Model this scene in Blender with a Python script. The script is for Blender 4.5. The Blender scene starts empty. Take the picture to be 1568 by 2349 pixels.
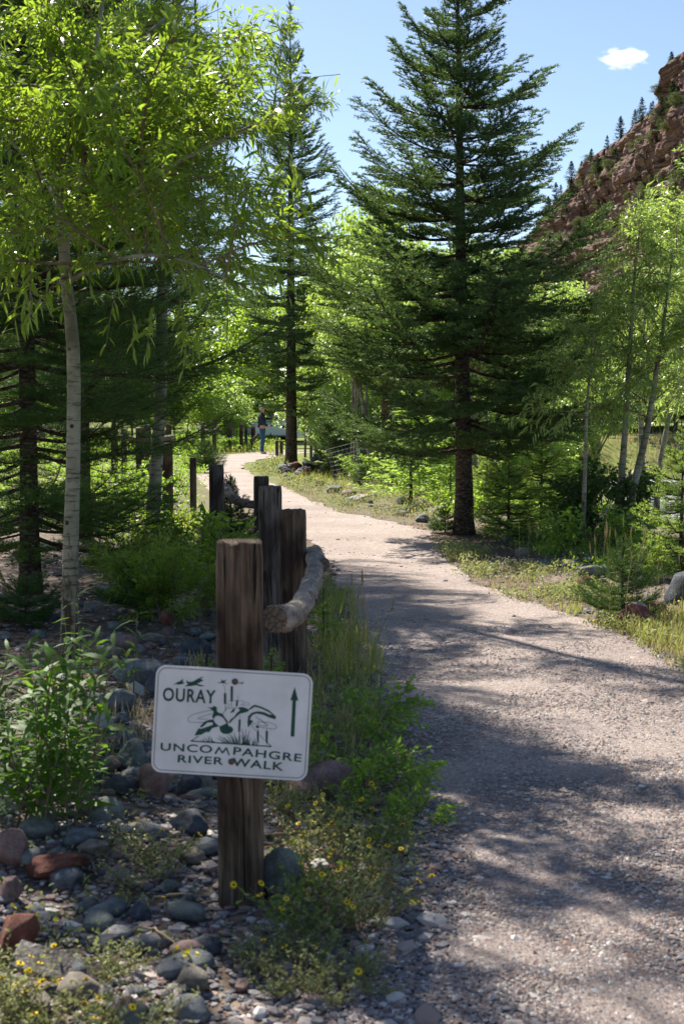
import bpy, bmesh, math, random
import numpy as np
from mathutils import Vector, Matrix, Euler

sc = bpy.context.scene
COL = sc.collection
R = math.radians
rnd = random.Random(7)
rng = np.random.default_rng(7)

# ---------------------------------------------------------------- camera, light, exposure
CAMH, FPX, PITCH = 1.43, 3262.0, 3.937
cam = bpy.data.cameras.new('camera'); camo = bpy.data.objects.new('camera', cam); COL.objects.link(camo)
camo.location = (0, 0, CAMH); camo.rotation_euler = (R(90-PITCH), 0, 0)
cam.sensor_fit = 'VERTICAL'; cam.sensor_height = 36.0; cam.lens = 36.0*FPX/2349.0
cam.clip_start = 0.1; cam.clip_end = 6000
cam.dof.use_dof = True; cam.dof.focus_distance = 20.0; cam.dof.aperture_fstop = 8.0
sc.camera = camo

SUN_AZ, SUN_EL = -29.0, 47.0            # degrees from the view direction, negative = left
world = bpy.data.worlds.new('World'); sc.world = world; world.use_nodes = True
wn = world.node_tree; wn.nodes.clear()
sky = wn.nodes.new('ShaderNodeTexSky'); sky.sky_type = 'NISHITA'; sky.sun_disc = False
sky.sun_elevation = R(SUN_EL); sky.sun_rotation = R(SUN_AZ); sky.altitude = 2400
sky.air_density = 1.0; sky.dust_density = 3.0; sky.ozone_density = 1.0
bg = wn.nodes.new('ShaderNodeBackground'); bg.inputs[1].default_value = 0.073
wo = wn.nodes.new('ShaderNodeOutputWorld')
wn.links.new(sky.outputs[0], bg.inputs[0]); wn.links.new(bg.outputs[0], wo.inputs[0])
sunl = bpy.data.lights.new('sun', 'SUN'); sunl.energy = 5.0; sunl.angle = R(0.53); sunl.color = (1, .93, .82)
suno = bpy.data.objects.new('sun', sunl); COL.objects.link(suno)
SV = Vector((math.sin(R(SUN_AZ))*math.cos(R(SUN_EL)), math.cos(R(SUN_AZ))*math.cos(R(SUN_EL)), math.sin(R(SUN_EL))))
suno.rotation_euler = SV.to_track_quat('Z', 'Y').to_euler()
sc.view_settings.view_transform = 'Standard'; sc.view_settings.look = 'None'
sc.view_settings.exposure = 1.27; sc.view_settings.gamma = 1.0; sc.view_settings.use_curve_mapping = False
sc.render.engine = 'CYCLES'
sc.cycles.max_bounces = 6; sc.cycles.diffuse_bounces = 3; sc.cycles.glossy_bounces = 2
sc.cycles.transmission_bounces = 4; sc.cycles.transparent_max_bounces = 8; sc.cycles.volume_bounces = 1

# ---------------------------------------------------------------- picture <-> place
_cp, _sp = math.cos(R(PITCH)), math.sin(R(PITCH))
def ray(px, py):
    a, b = (px-784)/FPX, (1174.5-py)/FPX
    return Vector((a, _cp + b*_sp, -_sp + b*_cp))
def at(px, py, d):                       # point seen at pixel (1568-wide picture) at distance d along Y
    r = ray(px, py); return Vector((0, 0, CAMH)) + r*(d/r.y)
def gd(px, py, z=0.0):                   # the ground point seen at that pixel
    r = ray(px, py); t = (z-CAMH)/r.z; return Vector((r.x*t, r.y*t, z))

# ---------------------------------------------------------------- noise
def _h(ix, iy, iz, s):
    n = (ix*374761393 + iy*668265263 + iz*2147483647*3 + s*1274126177) & 0xffffffff
    n = ((n ^ (n >> 13))*1274126177) & 0xffffffff
    n = ((n ^ (n >> 16))*2246822519) & 0xffffffff
    return ((n >> 8) & 0xffff)/65535.0
def vnoise(P, s=0):
    P = np.asarray(P, float)
    I = np.floor(P).astype(np.int64); F = P-I; F = F*F*(3-2*F)
    out = 0
    for dx in (0, 1):
        for dy in (0, 1):
            for dz in (0, 1):
                w = (F[:, 0] if dx else 1-F[:, 0])*(F[:, 1] if dy else 1-F[:, 1])*(F[:, 2] if dz else 1-F[:, 2])
                out = out + w*_h(I[:, 0]+dx, I[:, 1]+dy, I[:, 2]+dz, s)
    return out*2-1
def fbm(P, s=0, o=4, g=.5):
    P = np.asarray(P, float); a = 1; t = 0
    for k in range(o):
        t = t + a*vnoise(P*(2**k)+k*17.3, s+k); a *= g
    return t
def smooth(a, b, x):
    t = np.clip((x-a)/(b-a), 0, 1); return t*t*(3-2*t)

# ---------------------------------------------------------------- mesh builder
class MB:
    def __init__(s): s.v = []; s.n = 0; s.lv = []; s.ls = []; s.mi = []; s.tint = []
    def add(s, V, faces, mat=0, tint=0.0):
        V = np.asarray(V, float).reshape(-1, 3)
        for F in faces:
            F = np.asarray(F, np.int64)
            if F.size == 0: continue
            s.lv.append((F+s.n).ravel()); s.ls.append(np.full(len(F), F.shape[1])); s.mi.append(np.full(len(F), mat))
        s.v.append(V); s.n += len(V)
        s.tint.append(np.broadcast_to(np.asarray(tint, float), (len(V),)))
    def mesh(s, name, mats, smooth_=True):
        me = bpy.data.meshes.new(name)
        V = np.concatenate(s.v); lv = np.concatenate(s.lv); ls = np.concatenate(s.ls); mi = np.concatenate(s.mi)
        me.vertices.add(len(V)); me.vertices.foreach_set('co', V.astype(np.float32).ravel())
        me.loops.add(len(lv)); me.loops.foreach_set('vertex_index', lv.astype(np.int32))
        me.polygons.add(len(ls)); st = np.concatenate(([0], np.cumsum(ls)[:-1]))
        me.polygons.foreach_set('loop_start', st.astype(np.int32))
        me.polygons.foreach_set('material_index', mi.astype(np.int32))
        me.polygons.foreach_set('use_smooth', np.full(len(ls), smooth_))
        t = np.concatenate(s.tint)
        if np.any(t != 0):
            at_ = me.attributes.new('tint', 'FLOAT', 'POINT'); at_.data.foreach_set('value', t.astype(np.float32))
        me.update(calc_edges=True)
        for m in mats: me.materials.append(m)
        return me
def obj(name, me, parent=None, loc=(0, 0, 0), rot=(0, 0, 0), scale=(1, 1, 1), **props):
    o = bpy.data.objects.new(name, me); COL.objects.link(o)
    o.location = loc; o.rotation_euler = rot; o.scale = (scale,)*3 if isinstance(scale, (int, float)) else scale
    if parent is not None: o.parent = parent
    for k, v in props.items(): o[k] = v
    return o
def tag(o, label, cat, group=None):
    o['label'] = label; o['category'] = cat
    if group: o['group'] = group
    return o
def empty(name, loc, label, cat, group=None, rz=0):
    o = obj(name, None, loc=loc, rot=(0, 0, rz)); o.empty_display_size = .2
    return tag(o, label, cat, group)
def norm(A): return A/np.maximum(np.linalg.norm(A, axis=-1, keepdims=True), 1e-9)

def spline(P, n):
    P = np.asarray([tuple(p) for p in P], float)
    if len(P) < 3:
        t = np.linspace(0, 1, n)[:, None]; return P[0]*(1-t)+P[-1]*t
    Q = np.vstack([2*P[0]-P[1], P, 2*P[-1]-P[-2]]); out = []
    T = np.linspace(0, len(P)-1-1e-6, n)
    for t in T:
        i = int(t); f = t-i; a, b, c, d = Q[i:i+4]
        out.append(.5*((2*b)+(-a+c)*f+(2*a-5*b+4*c-d)*f*f+(-a+3*b-3*c+d)*f**3))
    return np.array(out)
def tube(mb, P, rad, sides=8, mat=0, tint=0.0, cap=True, rough=0.0, seed=0):
    P = np.asarray(P, float); n = len(P); rad = np.broadcast_to(np.asarray(rad, float), (n,))
    T = norm(np.gradient(P, axis=0)); ref = np.array([0, 0, 1.]) if abs(T[0, 2]) < .9 else np.array([1., 0, 0])
    A = []; a = norm(np.cross(T[0], ref)[None])[0]
    for k in range(n):
        a = a-T[k]*np.dot(a, T[k]); a = a/np.linalg.norm(a); A.append(a)
    A = np.array(A); B = np.cross(T, A); th = np.arange(sides)*2*np.pi/sides
    V = P[:, None]+rad[:, None, None]*(A[:, None]*np.cos(th)[None, :, None]+B[:, None]*np.sin(th)[None, :, None])
    V = V.reshape(-1, 3)
    if rough:
        C = np.repeat(P, sides, 0); rr = np.repeat(rad, sides)
        k = 1+rough*fbm(V/np.maximum(rr, .01)[:, None]*.8, seed, 3)
        V = C+(V-C)*k[:, None]
    i = np.arange(n-1)[:, None]*sides; j = np.arange(sides)[None]; j2 = (j+1) % sides
    F = np.stack([i+j, i+j2, i+sides+j2, i+sides+j], -1).reshape(-1, 4)
    mb.add(V, [F], mat, tint)
    if cap:
        mb.add(V[-sides:], [[list(range(sides))]], mat, tint)
        mb.add(V[:sides][::-1], [[list(range(sides))]], mat, tint)
def box(mb, lo, hi, mat=0):
    x0, y0, z0 = lo; x1, y1, z1 = hi
    V = [(x0, y0, z0), (x1, y0, z0), (x1, y1, z0), (x0, y1, z0), (x0, y0, z1), (x1, y0, z1), (x1, y1, z1), (x0, y1, z1)]
    mb.add(V, [[(0, 3, 2, 1), (4, 5, 6, 7), (0, 1, 5, 4), (1, 2, 6, 5), (2, 3, 7, 6), (3, 0, 4, 7)]], mat)
def leaves(mb, P, D, N, L, W, mat=0, droop=.25, tint=None):
    """lance-shaped leaves: 6 points, bent along the midrib"""
    P, D, N = (np.asarray(a, float) for a in (P, D, N)); n = len(P)
    D = norm(D); S = norm(np.cross(D, N)); U = np.cross(S, D)
    L = np.broadcast_to(L, (n,))[:, None]; W = np.broadcast_to(W, (n,))[:, None]
    dz = np.array([0, 0, -1.])*droop*L
    p1 = P+D*L*.3; p2 = P+D*L*.66+dz*.35; p3 = P+D*L+dz
    V = np.stack([P, p1+S*W*.5+U*W*.12, p1-S*W*.5+U*W*.12, p2+S*W*.42+U*W*.1, p2-S*W*.42+U*W*.1, p3], 1).reshape(-1, 3)
    b = np.arange(n)[:, None]*6
    t = rng.random(n) if tint is None else np.broadcast_to(tint, (n,))
    mb.add(V, [b+np.array([[0, 2, 1]]), b+np.array([[1, 2, 4, 3]]), b+np.array([[3, 4, 5]])], mat, np.repeat(t*.999+.001, 6))
def needles(mb, P, D, L, W, mat=0, tint=None):
    P, D = np.asarray(P, float), norm(np.asarray(D, float)); n = len(P)
    S = norm(np.cross(D, rng.normal(size=(n, 3)))); L = np.broadcast_to(L, (n,))[:, None]
    V = np.stack([P-S*W*.5, P+S*W*.5, P+D*L], 1).reshape(-1, 3)
    t = rng.random(n) if tint is None else tint
    mb.add(V, [np.arange(3*n).reshape(-1, 3)], mat, np.repeat(t*.999+.001, 3))

# ---------------------------------------------------------------- materials
def new_mat(name):
    m = bpy.data.materials.new(name); m.use_nodes = True; nt = m.node_tree; nt.nodes.clear()
    out = nt.nodes.new('ShaderNodeOutputMaterial'); return m, nt, out
def N(nt, t, **kw):
    n = nt.nodes.new(t)
    for k, v in kw.items():
        if k.startswith('i_'): n.inputs[int(k[2:]) if k[2:].isdigit() else k[2:]].default_value = v
        else: setattr(n, k, v)
    return n
def ramp(nt, fac, stops):
    r = nt.nodes.new('ShaderNodeValToRGB'); nt.links.new(fac, r.inputs[0]); e = r.color_ramp.elements
    while len(e) < len(stops): e.new(.5)
    for q, (p, c) in zip(e, stops): q.position = p; q.color = (*c, 1)
    return r.outputs[0]
def coords(nt, scale=(1, 1, 1), kind='Object'):
    tc = nt.nodes.new('ShaderNodeTexCoord'); mp = nt.nodes.new('ShaderNodeMapping')
    mp.inputs['Scale'].default_value = scale; nt.links.new(tc.outputs[kind], mp.inputs[0]); return mp.outputs[0]
def noise(nt, vec, scale=5, detail=4, rough=.6, dist=0):
    n = N(nt, 'ShaderNodeTexNoise'); n.inputs['Scale'].default_value = scale; n.inputs['Detail'].default_value = detail
    n.inputs['Roughness'].default_value = rough; n.inputs['Distortion'].default_value = dist
    nt.links.new(vec, n.inputs['Vector']); return n.outputs['Fac']
def mix(nt, a, b, fac, mode='MIX'):
    m = nt.nodes.new('ShaderNodeMix'); m.data_type = 'RGBA'; m.blend_type = mode
    for s, v in ((6, a), (7, b)):
        if hasattr(v, 'is_output') or hasattr(v, 'links'): nt.links.new(v, m.inputs[s])
        else: m.inputs[s].default_value = (*v, 1)
    if hasattr(fac, 'links'): nt.links.new(fac, m.inputs[0])
    else: m.inputs[0].default_value = fac
    return m.outputs[2]
def bump(nt, h, strength=.5, dist=.02):
    b = N(nt, 'ShaderNodeBump'); b.inputs['Strength'].default_value = strength; b.inputs['Distance'].default_value = dist
    nt.links.new(h, b.inputs['Height']); return b.outputs[0]
def principled(nt, out, col, rough=.8, normal=None, spec=.3, metal=0):
    p = nt.nodes.new('ShaderNodeBsdfPrincipled')
    if hasattr(col, 'links'): nt.links.new(col, p.inputs['Base Color'])
    else: p.inputs['Base Color'].default_value = (*col, 1)
    if hasattr(rough, 'links'): nt.links.new(rough, p.inputs['Roughness'])
    else: p.inputs['Roughness'].default_value = rough
    p.inputs['Specular IOR Level'].default_value = spec; p.inputs['Metallic'].default_value = metal
    if normal is not None: nt.links.new(normal, p.inputs['Normal'])
    nt.links.new(p.outputs[0], out.inputs[0]); return p
def plain(name, col, rough=.6, var=.25, scale=8, spec=.3, metal=0, bmp=0, kind='Object'):
    m, nt, out = new_mat(name); c = coords(nt, kind=kind); f = noise(nt, c, scale, 5)
    d = tuple(x*(1-var) for x in col); l = tuple(min(1, x*(1+var)) for x in col)
    principled(nt, out, ramp(nt, f, [(.3, d), (.7, l)]), rough, bump(nt, f, bmp, .01) if bmp else None, spec, metal); return m
def leaf_mat(name, dark, light, trans, k=.45, gloss=.45, spec=.35):
    """leaf: base colour varies by leaf and by plant; light also passes through"""
    m, nt, out = new_mat(name)
    a = N(nt, 'ShaderNodeAttribute', attribute_name='tint'); oi = nt.nodes.new('ShaderNodeObjectInfo')
    mm = N(nt, 'ShaderNodeMath', operation='MULTIPLY_ADD'); nt.links.new(oi.outputs['Random'], mm.inputs[0]); mm.inputs[1].default_value = .35
    m2 = N(nt, 'ShaderNodeMath', operation='MULTIPLY'); nt.links.new(a.outputs['Fac'], m2.inputs[0]); m2.inputs[1].default_value = .65
    nt.links.new(m2.outputs[0], mm.inputs[2])
    col = ramp(nt, mm.outputs[0], [(.1, dark), (.9, light)])
    p = nt.nodes.new('ShaderNodeBsdfPrincipled'); nt.links.new(col, p.inputs['Base Color'])
    p.inputs['Roughness'].default_value = gloss; p.inputs['Specular IOR Level'].default_value = spec
    t = nt.nodes.new('ShaderNodeBsdfTranslucent'); tc = mix(nt, col, trans, .6); nt.links.new(tc, t.inputs[0])
    ms = nt.nodes.new('ShaderNodeMixShader'); ms.inputs[0].default_value = k
    nt.links.new(p.outputs[0], ms.inputs[1]); nt.links.new(t.outputs[0], ms.inputs[2]); nt.links.new(ms.outputs[0], out.inputs[0])
    return m

M = {}
M['leaf'] = leaf_mat('cottonwood_leaf', (.035, .085, .014), (.14, .235, .03), (.50, .70, .05), .56, .34, .55)
M['leaf_pale'] = leaf_mat('pale_leaf', (.08, .15, .03), (.27, .37, .10), (.52, .70, .11), .52, .34, .6)
M['leaf_shrub'] = leaf_mat('shrub_leaf', (.05, .12, .015), (.12, .24, .03), (.5, .75, .06), .5, .45)
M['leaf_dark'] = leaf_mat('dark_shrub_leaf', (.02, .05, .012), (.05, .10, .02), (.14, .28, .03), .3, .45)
M['grass'] = leaf_mat('grass_blade', (.12, .17, .03), (.36, .36, .10), (.55, .58, .12), .4, .6, .2)
M['grass_dry'] = leaf_mat('dry_grass_blade', (.30, .24, .11), (.50, .42, .22), (.6, .5, .25), .3, .7, .1)
M['herb'] = leaf_mat('grey_green_herb', (.13, .17, .055), (.29, .31, .13), (.42, .46, .14), .35, .6, .2)
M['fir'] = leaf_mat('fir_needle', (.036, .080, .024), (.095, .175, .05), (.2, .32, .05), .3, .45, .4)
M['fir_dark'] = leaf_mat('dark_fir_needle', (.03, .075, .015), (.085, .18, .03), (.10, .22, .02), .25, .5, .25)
M['fir_young'] = leaf_mat('young_fir_needle', (.12, .22, .05), (.26, .42, .09), (.62, .8, .12), .5, .5, .25)  # bright base and translucency stand in for sunlight missing on the young firs
M['fir_far'] = leaf_mat('far_conifer_needle', (.025, .05, .025), (.05, .085, .035), (.08, .13, .03), .15, .7, .1)
M['leaf_cliff'] = leaf_mat('dusty_scrub_leaf', (.045, .065, .02), (.10, .13, .04), (.2, .26, .06), .3, .6, .2)
M['leaf_shoot'] = leaf_mat('willow_shoot_leaf', (.03, .085, .012), (.075, .17, .02), (.3, .55, .04), .4, .55, .25)
M['petal'] = leaf_mat('yellow_petal', (.75, .50, .01), (.90, .68, .02), (.9, .7, .02), .3, .6, .2)
M['cone'] = plain('brown_cone', (.10, .045, .025), .8)
M['twig'] = plain('twig_bark', (.16, .12, .07), .85)
M['dry_stem'] = plain('dry_stem', (.35, .26, .14), .85)

def bark_white():
    m, nt, out = new_mat('pale_cottonwood_bark')
    c = coords(nt, (1, 1, 1)); big = noise(nt, c, 3.5, 5, .65); c2 = coords(nt, (7, 7, 55)); lent = noise(nt, c2, 1, 3, .6)
    base = ramp(nt, big, [(.36, (.12, .12, .075)), (.52, (.25, .24, .165)), (.7, (.40, .37, .29))])
    dk = ramp(nt, lent, [(.54, (1, 1, 1)), (.64, (.38, .33, .27))])
    col = mix(nt, base, dk, 1, 'MULTIPLY')
    tc = nt.nodes.new('ShaderNodeTexCoord'); sp = nt.nodes.new('ShaderNodeSeparateXYZ'); nt.links.new(tc.outputs['Object'], sp.inputs[0])
    c3 = coords(nt, (14, 14, 3.5)); cr = noise(nt, c3, 1.2, 6, .7, 1.5)
    ad = N(nt, 'ShaderNodeMath', operation='MULTIPLY_ADD'); nt.links.new(sp.outputs[2], ad.inputs[0]); ad.inputs[1].default_value = -.22; ad.inputs[2].default_value = .28
    cl = N(nt, 'ShaderNodeMath', operation='MAXIMUM'); nt.links.new(ad.outputs[0], cl.inputs[0]); cl.inputs[1].default_value = 0
    sm = N(nt, 'ShaderNodeMath', operation='ADD'); nt.links.new(cr, sm.inputs[0]); nt.links.new(cl.outputs[0], sm.inputs[1])
    col = mix(nt, col, (.055, .042, .03), ramp(nt, sm.outputs[0], [(.66, (0, 0, 0)), (.76, (1, 1, 1))]))
    principled(nt, out, col, .8, bump(nt, sm.outputs[0], .8, .012), .2); return m
def bark_dark(name, a, b, sc_=(9, 9, 20)):
    m, nt, out = new_mat(name); c = coords(nt, sc_)
    v = N(nt, 'ShaderNodeTexVoronoi', feature='DISTANCE_TO_EDGE'); v.inputs['Scale'].default_value = 1.6; nt.links.new(c, v.inputs['Vector'])
    n = noise(nt, c, 1.5, 6, .7); n0 = noise(nt, coords(nt), 4, 4)
    f = N(nt, 'ShaderNodeMath', operation='MULTIPLY_ADD'); nt.links.new(v.outputs[0], f.inputs[0]); f.inputs[1].default_value = .9; nt.links.new(n, f.inputs[2])
    col = ramp(nt, f.outputs[0], [(.4, tuple(x*.25 for x in a)), (.62, a), (.95, b)])
    col = mix(nt, col, ramp(nt, n0, [(.3, (.6, .58, .55)), (.7, (1, 1, 1))]), 1, 'MULTIPLY')
    principled(nt, out, col, .9, bump(nt, f.outputs[0], 1, .02), .15); return m
M['bark_w'] = bark_white()
M['bark_fir'] = bark_dark('fir_bark', (.10, .075, .055), (.24, .19, .15))
M['bark_old'] = bark_dark('furrowed_bark', (.12, .07, .045), (.30, .22, .15), (14, 14, 5))

def wood_post(name, a, b, c_):
    m, nt, out = new_mat(name)
    c = coords(nt, (30, 30, 1.6)); g = noise(nt, c, 1.3, 7, .72, 1.1); cc = coords(nt, (1, 1, 1)); st = noise(nt, coords(nt, (3, 3, 1.3)), 1.4, 4, .6, .5)
    col = ramp(nt, g, [(.30, tuple(x*.25 for x in a)), (.42, a), (.58, b), (.75, c_)])
    col = mix(nt, col, ramp(nt, st, [(.36, (.28, .25, .25)), (.56, (1, 1, 1))]), 1, 'MULTIPLY')
    fi = noise(nt, coords(nt, (110, 110, 3)), 1, 3, .7)
    col = mix(nt, col, ramp(nt, fi, [(.35, (.6, .6, .6)), (.6, (1, 1, 1))]), 1, 'MULTIPLY')
    ck = noise(nt, coords(nt, (48, 48, 2.2)), 1, 2, .5, .8); col = mix(nt, col, (.012, .010, .008), ramp(nt, ck, [(.62, (0, 0, 0)), (.66, (1, 1, 1))])); kn = N(nt, 'ShaderNodeTexVoronoi'); kn.inputs['Scale'].default_value = 1; nt.links.new(coords(nt, (9, 9, 3.2)), kn.inputs['Vector']); col = mix(nt, col, (.02, .014, .01), ramp(nt, kn.outputs['Distance'], [(.10, (1, 1, 1)), (.16, (0, 0, 0))]))
    h = N(nt, 'ShaderNodeMath', operation='ADD'); nt.links.new(g, h.inputs[0]); nt.links.new(fi, h.inputs[1]); h2 = N(nt, 'ShaderNodeMath', operation='SUBTRACT'); nt.links.new(h.outputs[0], h2.inputs[0]); nt.links.new(ck, h2.inputs[1])
    principled(nt, out, col, .85, bump(nt, h2.outputs[0], 1, .008), .2); return m
M['post'] = wood_post('weathered_post_wood', (.11, .075, .05), (.205, .145, .10), (.32, .25, .185))
M['post_grey'] = wood_post('grey_post_wood', (.12, .10, .085), (.22, .19, .165), (.33, .29, .25))
def end_grain():
    m, nt, out = new_mat('log_end_grain'); tc = coords(nt, (1, 1, 1))
    w = N(nt, 'ShaderNodeTexWave', wave_type='RINGS', rings_direction='Y'); w.inputs['Scale'].default_value = 60; w.inputs['Distortion'].default_value = 3
    nt.links.new(tc, w.inputs[0]); v = N(nt, 'ShaderNodeTexVoronoi', feature='DISTANCE_TO_EDGE'); v.inputs['Scale'].default_value = 48; nt.links.new(tc, v.inputs['Vector'])
    col = mix(nt, ramp(nt, w.outputs['Fac'], [(.2, (.10, .07, .055)), (.8, (.22, .17, .13))]), (.02, .015, .012), ramp(nt, v.outputs[0], [(.015, (1, 1, 1)), (.05, (0, 0, 0))]))
    principled(nt, out, col, .9, bump(nt, v.outputs[0], .6, .01), .15); return m
M['endgrain'] = end_grain()
def driftwood():
    m, nt, out = new_mat('driftwood_grey'); c = coords(nt, (22, 5, 22)); g = noise(nt, c, 1.5, 6, .7, 1.2); b = noise(nt, coords(nt), 9, 4, .6, .8)
    col = ramp(nt, g, [(.35, (.03, .024, .02)), (.45, (.17, .14, .115)), (.7, (.34, .30, .26))])
    col = mix(nt, col, (.035, .028, .025), ramp(nt, b, [(.60, (0, 0, 0)), (.66, (1, 1, 1))]))
    principled(nt, out, col, .8, bump(nt, g, .9, .012), .2); return m
M['drift'] = driftwood()

def rock_mat(name, a, b, c_, pit=.5, lit_top=None):
    m, nt, out = new_mat(name); oi = nt.nodes.new('ShaderNodeObjectInfo')
    tc = nt.nodes.new('ShaderNodeTexCoord'); ad = N(nt, 'ShaderNodeVectorMath', operation='ADD')
    nt.links.new(tc.outputs['Object'], ad.inputs[0]); sc_ = N(nt, 'ShaderNodeMath', operation='MULTIPLY'); sc_.inputs[1].default_value = 30
    nt.links.new(oi.outputs['Random'], sc_.inputs[0]); nt.links.new(sc_.outputs[0], ad.inputs[1])
    v = ad.outputs[0]; n1 = noise(nt, v, 1.6, 5, .6); n2 = noise(nt, v, 14, 5, .7)
    col = ramp(nt, n1, [(.3, a), (.5, b), (.72, c_)])
    col = mix(nt, col, ramp(nt, n2, [(.35, (.55, .55, .55)), (.6, (1, 1, 1)), (.75, (1.0, 1.0, 1.0))]), 1, 'MULTIPLY')
    if lit_top:
        geo = nt.nodes.new('ShaderNodeNewGeometry'); s = nt.nodes.new('ShaderNodeSeparateXYZ'); nt.links.new(geo.outputs['Normal'], s.inputs[0])
        q = N(nt, 'ShaderNodeMath', operation='MULTIPLY'); nt.links.new(s.outputs[2], q.inputs[0]); nt.links.new(n1, q.inputs[1])
        col = mix(nt, col, lit_top, ramp(nt, q.outputs[0], [(.32, (0, 0, 0)), (.42, (1, 1, 1))]))  # upward faces painted paler, standing in for sunlight on the top
    h = N(nt, 'ShaderNodeMath', operation='ADD'); nt.links.new(n1, h.inputs[0]); nt.links.new(n2, h.inputs[1])
    principled(nt, out, col, .85, bump(nt, h.outputs[0], .7, .03), .25); return m
M['r_grey'] = rock_mat('grey_river_stone', (.13, .145, .16), (.22, .235, .245), (.36, .37, .37))
M['r_dark'] = rock_mat('dark_blue_stone', (.055, .062, .075), (.11, .12, .14), (.20, .21, .23))
M['r_green'] = rock_mat('grey_green_stone', (.16, .18, .16), (.26, .28, .25), (.38, .39, .35))
M['r_red'] = rock_mat('red_sandstone', (.13, .045, .03), (.22, .085, .06), (.32, .15, .11))
M['r_redtop'] = rock_mat('red_sandstone_lit_top', (.15, .05, .035), (.24, .09, .065), (.32, .14, .11), lit_top=(.34, .29, .26))  # grey top colour imitates the sunlit upper faces of the red boulder
M['r_pink'] = rock_mat('pink_stone', (.22, .13, .12), (.32, .21, .19), (.42, .30, .27))
M['r_white'] = rock_mat('white_quartz_stone', (.40, .34, .31), (.58, .55, .52), (.70, .68, .66))
M['r_tan'] = rock_mat('tan_stone', (.20, .17, .13), (.31, .27, .22), (.42, .38, .32))

def ground_mat():
    m, nt, out = new_mat('soil_with_litter'); c = coords(nt)
    n1 = noise(nt, c, .7, 5, .6); n2 = noise(nt, c, 9, 6, .7); v = N(nt, 'ShaderNodeTexVoronoi'); v.inputs['Scale'].default_value = 28; nt.links.new(c, v.inputs['Vector'])
    soil = ramp(nt, n2, [(.3, (.055, .042, .032)), (.5, (.13, .095, .07)), (.7, (.23, .175, .13))])
    peb = mix(nt, soil, ramp(nt, v.outputs['Color'], [(.2, (.08, .08, .085)), (.8, (.26, .24, .22))]), ramp(nt, v.outputs['Distance'], [(.35, (1, 1, 1)), (.5, (0, 0, 0))]))
    col = mix(nt, soil, peb, .75)
    tc = nt.nodes.new('ShaderNodeTexCoord'); sp = nt.nodes.new('ShaderNodeSeparateXYZ'); nt.links.new(tc.outputs['Object'], sp.inputs[0])
    far = N(nt, 'ShaderNodeMapRange'); nt.links.new(sp.outputs[1], far.inputs[0]); far.inputs[1].default_value = 16; far.inputs[2].default_value = 40
    gr = ramp(nt, n1, [(.35, (.11, .13, .035)), (.6, (.17, .20, .055))])
    col = mix(nt, col, gr, far.outputs[0])
    principled(nt, out, col, .95, bump(nt, n2, .6, .03), .1); return m
def path_mat():
    m, nt, out = new_mat('crushed_gravel'); c = coords(nt)
    n1 = noise(nt, c, 1.1, 5, .6); n2 = noise(nt, c, 60, 3, .7)
    v = N(nt, 'ShaderNodeTexVoronoi'); v.inputs['Scale'].default_value = 105; nt.links.new(c, v.inputs['Vector'])
    v2 = N(nt, 'ShaderNodeTexVoronoi'); v2.inputs['Scale'].default_value = 52; nt.links.new(c, v2.inputs['Vector'])
    col = ramp(nt, v.outputs['Color'], [(.1, (.24, .19, .175)), (.5, (.43, .36, .325)), (.9, (.68, .61, .55))])
    soil = ramp(nt, n1, [(.3, (.40, .325, .285)), (.7, (.52, .425, .375))])
    col = mix(nt, soil, col, .55)
    col = mix(nt, col, ramp(nt, v2.outputs['Color'], [(.1, (.7, .7, .72)), (.9, (1.0, 1.0, 1.0))]), .6, 'MULTIPLY')
    n3 = noise(nt, c, 26, 8, .88); n4 = noise(nt, c, .9, 3, .5); col = mix(nt, col, ramp(nt, n3, [(.36, (.62, .61, .62)), (.48, (1, 1, 1)), (.64, (1, 1, 1))]), 1, 'MULTIPLY')
    col = mix(nt, col, ramp(nt, n4, [(.35, (.85, .84, .84)), (.6, (1, 1, 1))]), 1, 'MULTIPLY')
    h = N(nt, 'ShaderNodeMath', operation='MULTIPLY_ADD'); nt.links.new(v.outputs['Distance'], h.inputs[0]); h.inputs[1].default_value = -.35; nt.links.new(n3, h.inputs[2])
    h2 = N(nt, 'ShaderNodeMath', operation='MULTIPLY_ADD'); nt.links.new(v2.outputs['Distance'], h2.inputs[0]); h2.inputs[1].default_value = -.3; nt.links.new(h.outputs[0], h2.inputs[2])
    principled(nt, out, col, .95, bump(nt, h2.outputs[0], 1, .016), .12); return m
M['ground'] = ground_mat(); M['path'] = path_mat()
def pebble_mat():
    m, nt, out = new_mat('loose_pebbles'); a = N(nt, 'ShaderNodeAttribute', attribute_name='tint')
    col = ramp(nt, a.outputs['Fac'], [(0, (.08, .085, .10)), (.25, (.17, .165, .17)), (.5, (.25, .21, .195)), (.7, (.22, .14, .115)), (.85, (.36, .32, .29)), (1, (.52, .49, .46))])
    principled(nt, out, col, .9, None, .15); return m
M['pebble'] = pebble_mat()
def water_mat():
    m, nt, out = new_mat('fast_river_water'); c = coords(nt, (.5, 1.6, 1)); n = noise(nt, c, 1.0, 6, .65, .6); f = noise(nt, coords(nt, (.25, .9, 1)), .9, 6, .7, 1)
    col = mix(nt, (.17, .19, .14), (.80, .82, .80), ramp(nt, f, [(.52, (0, 0, 0)), (.62, (1, 1, 1))]))
    principled(nt, out, col, .25, bump(nt, n, 1, .35), .5); return m
M['water'] = water_mat()
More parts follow.
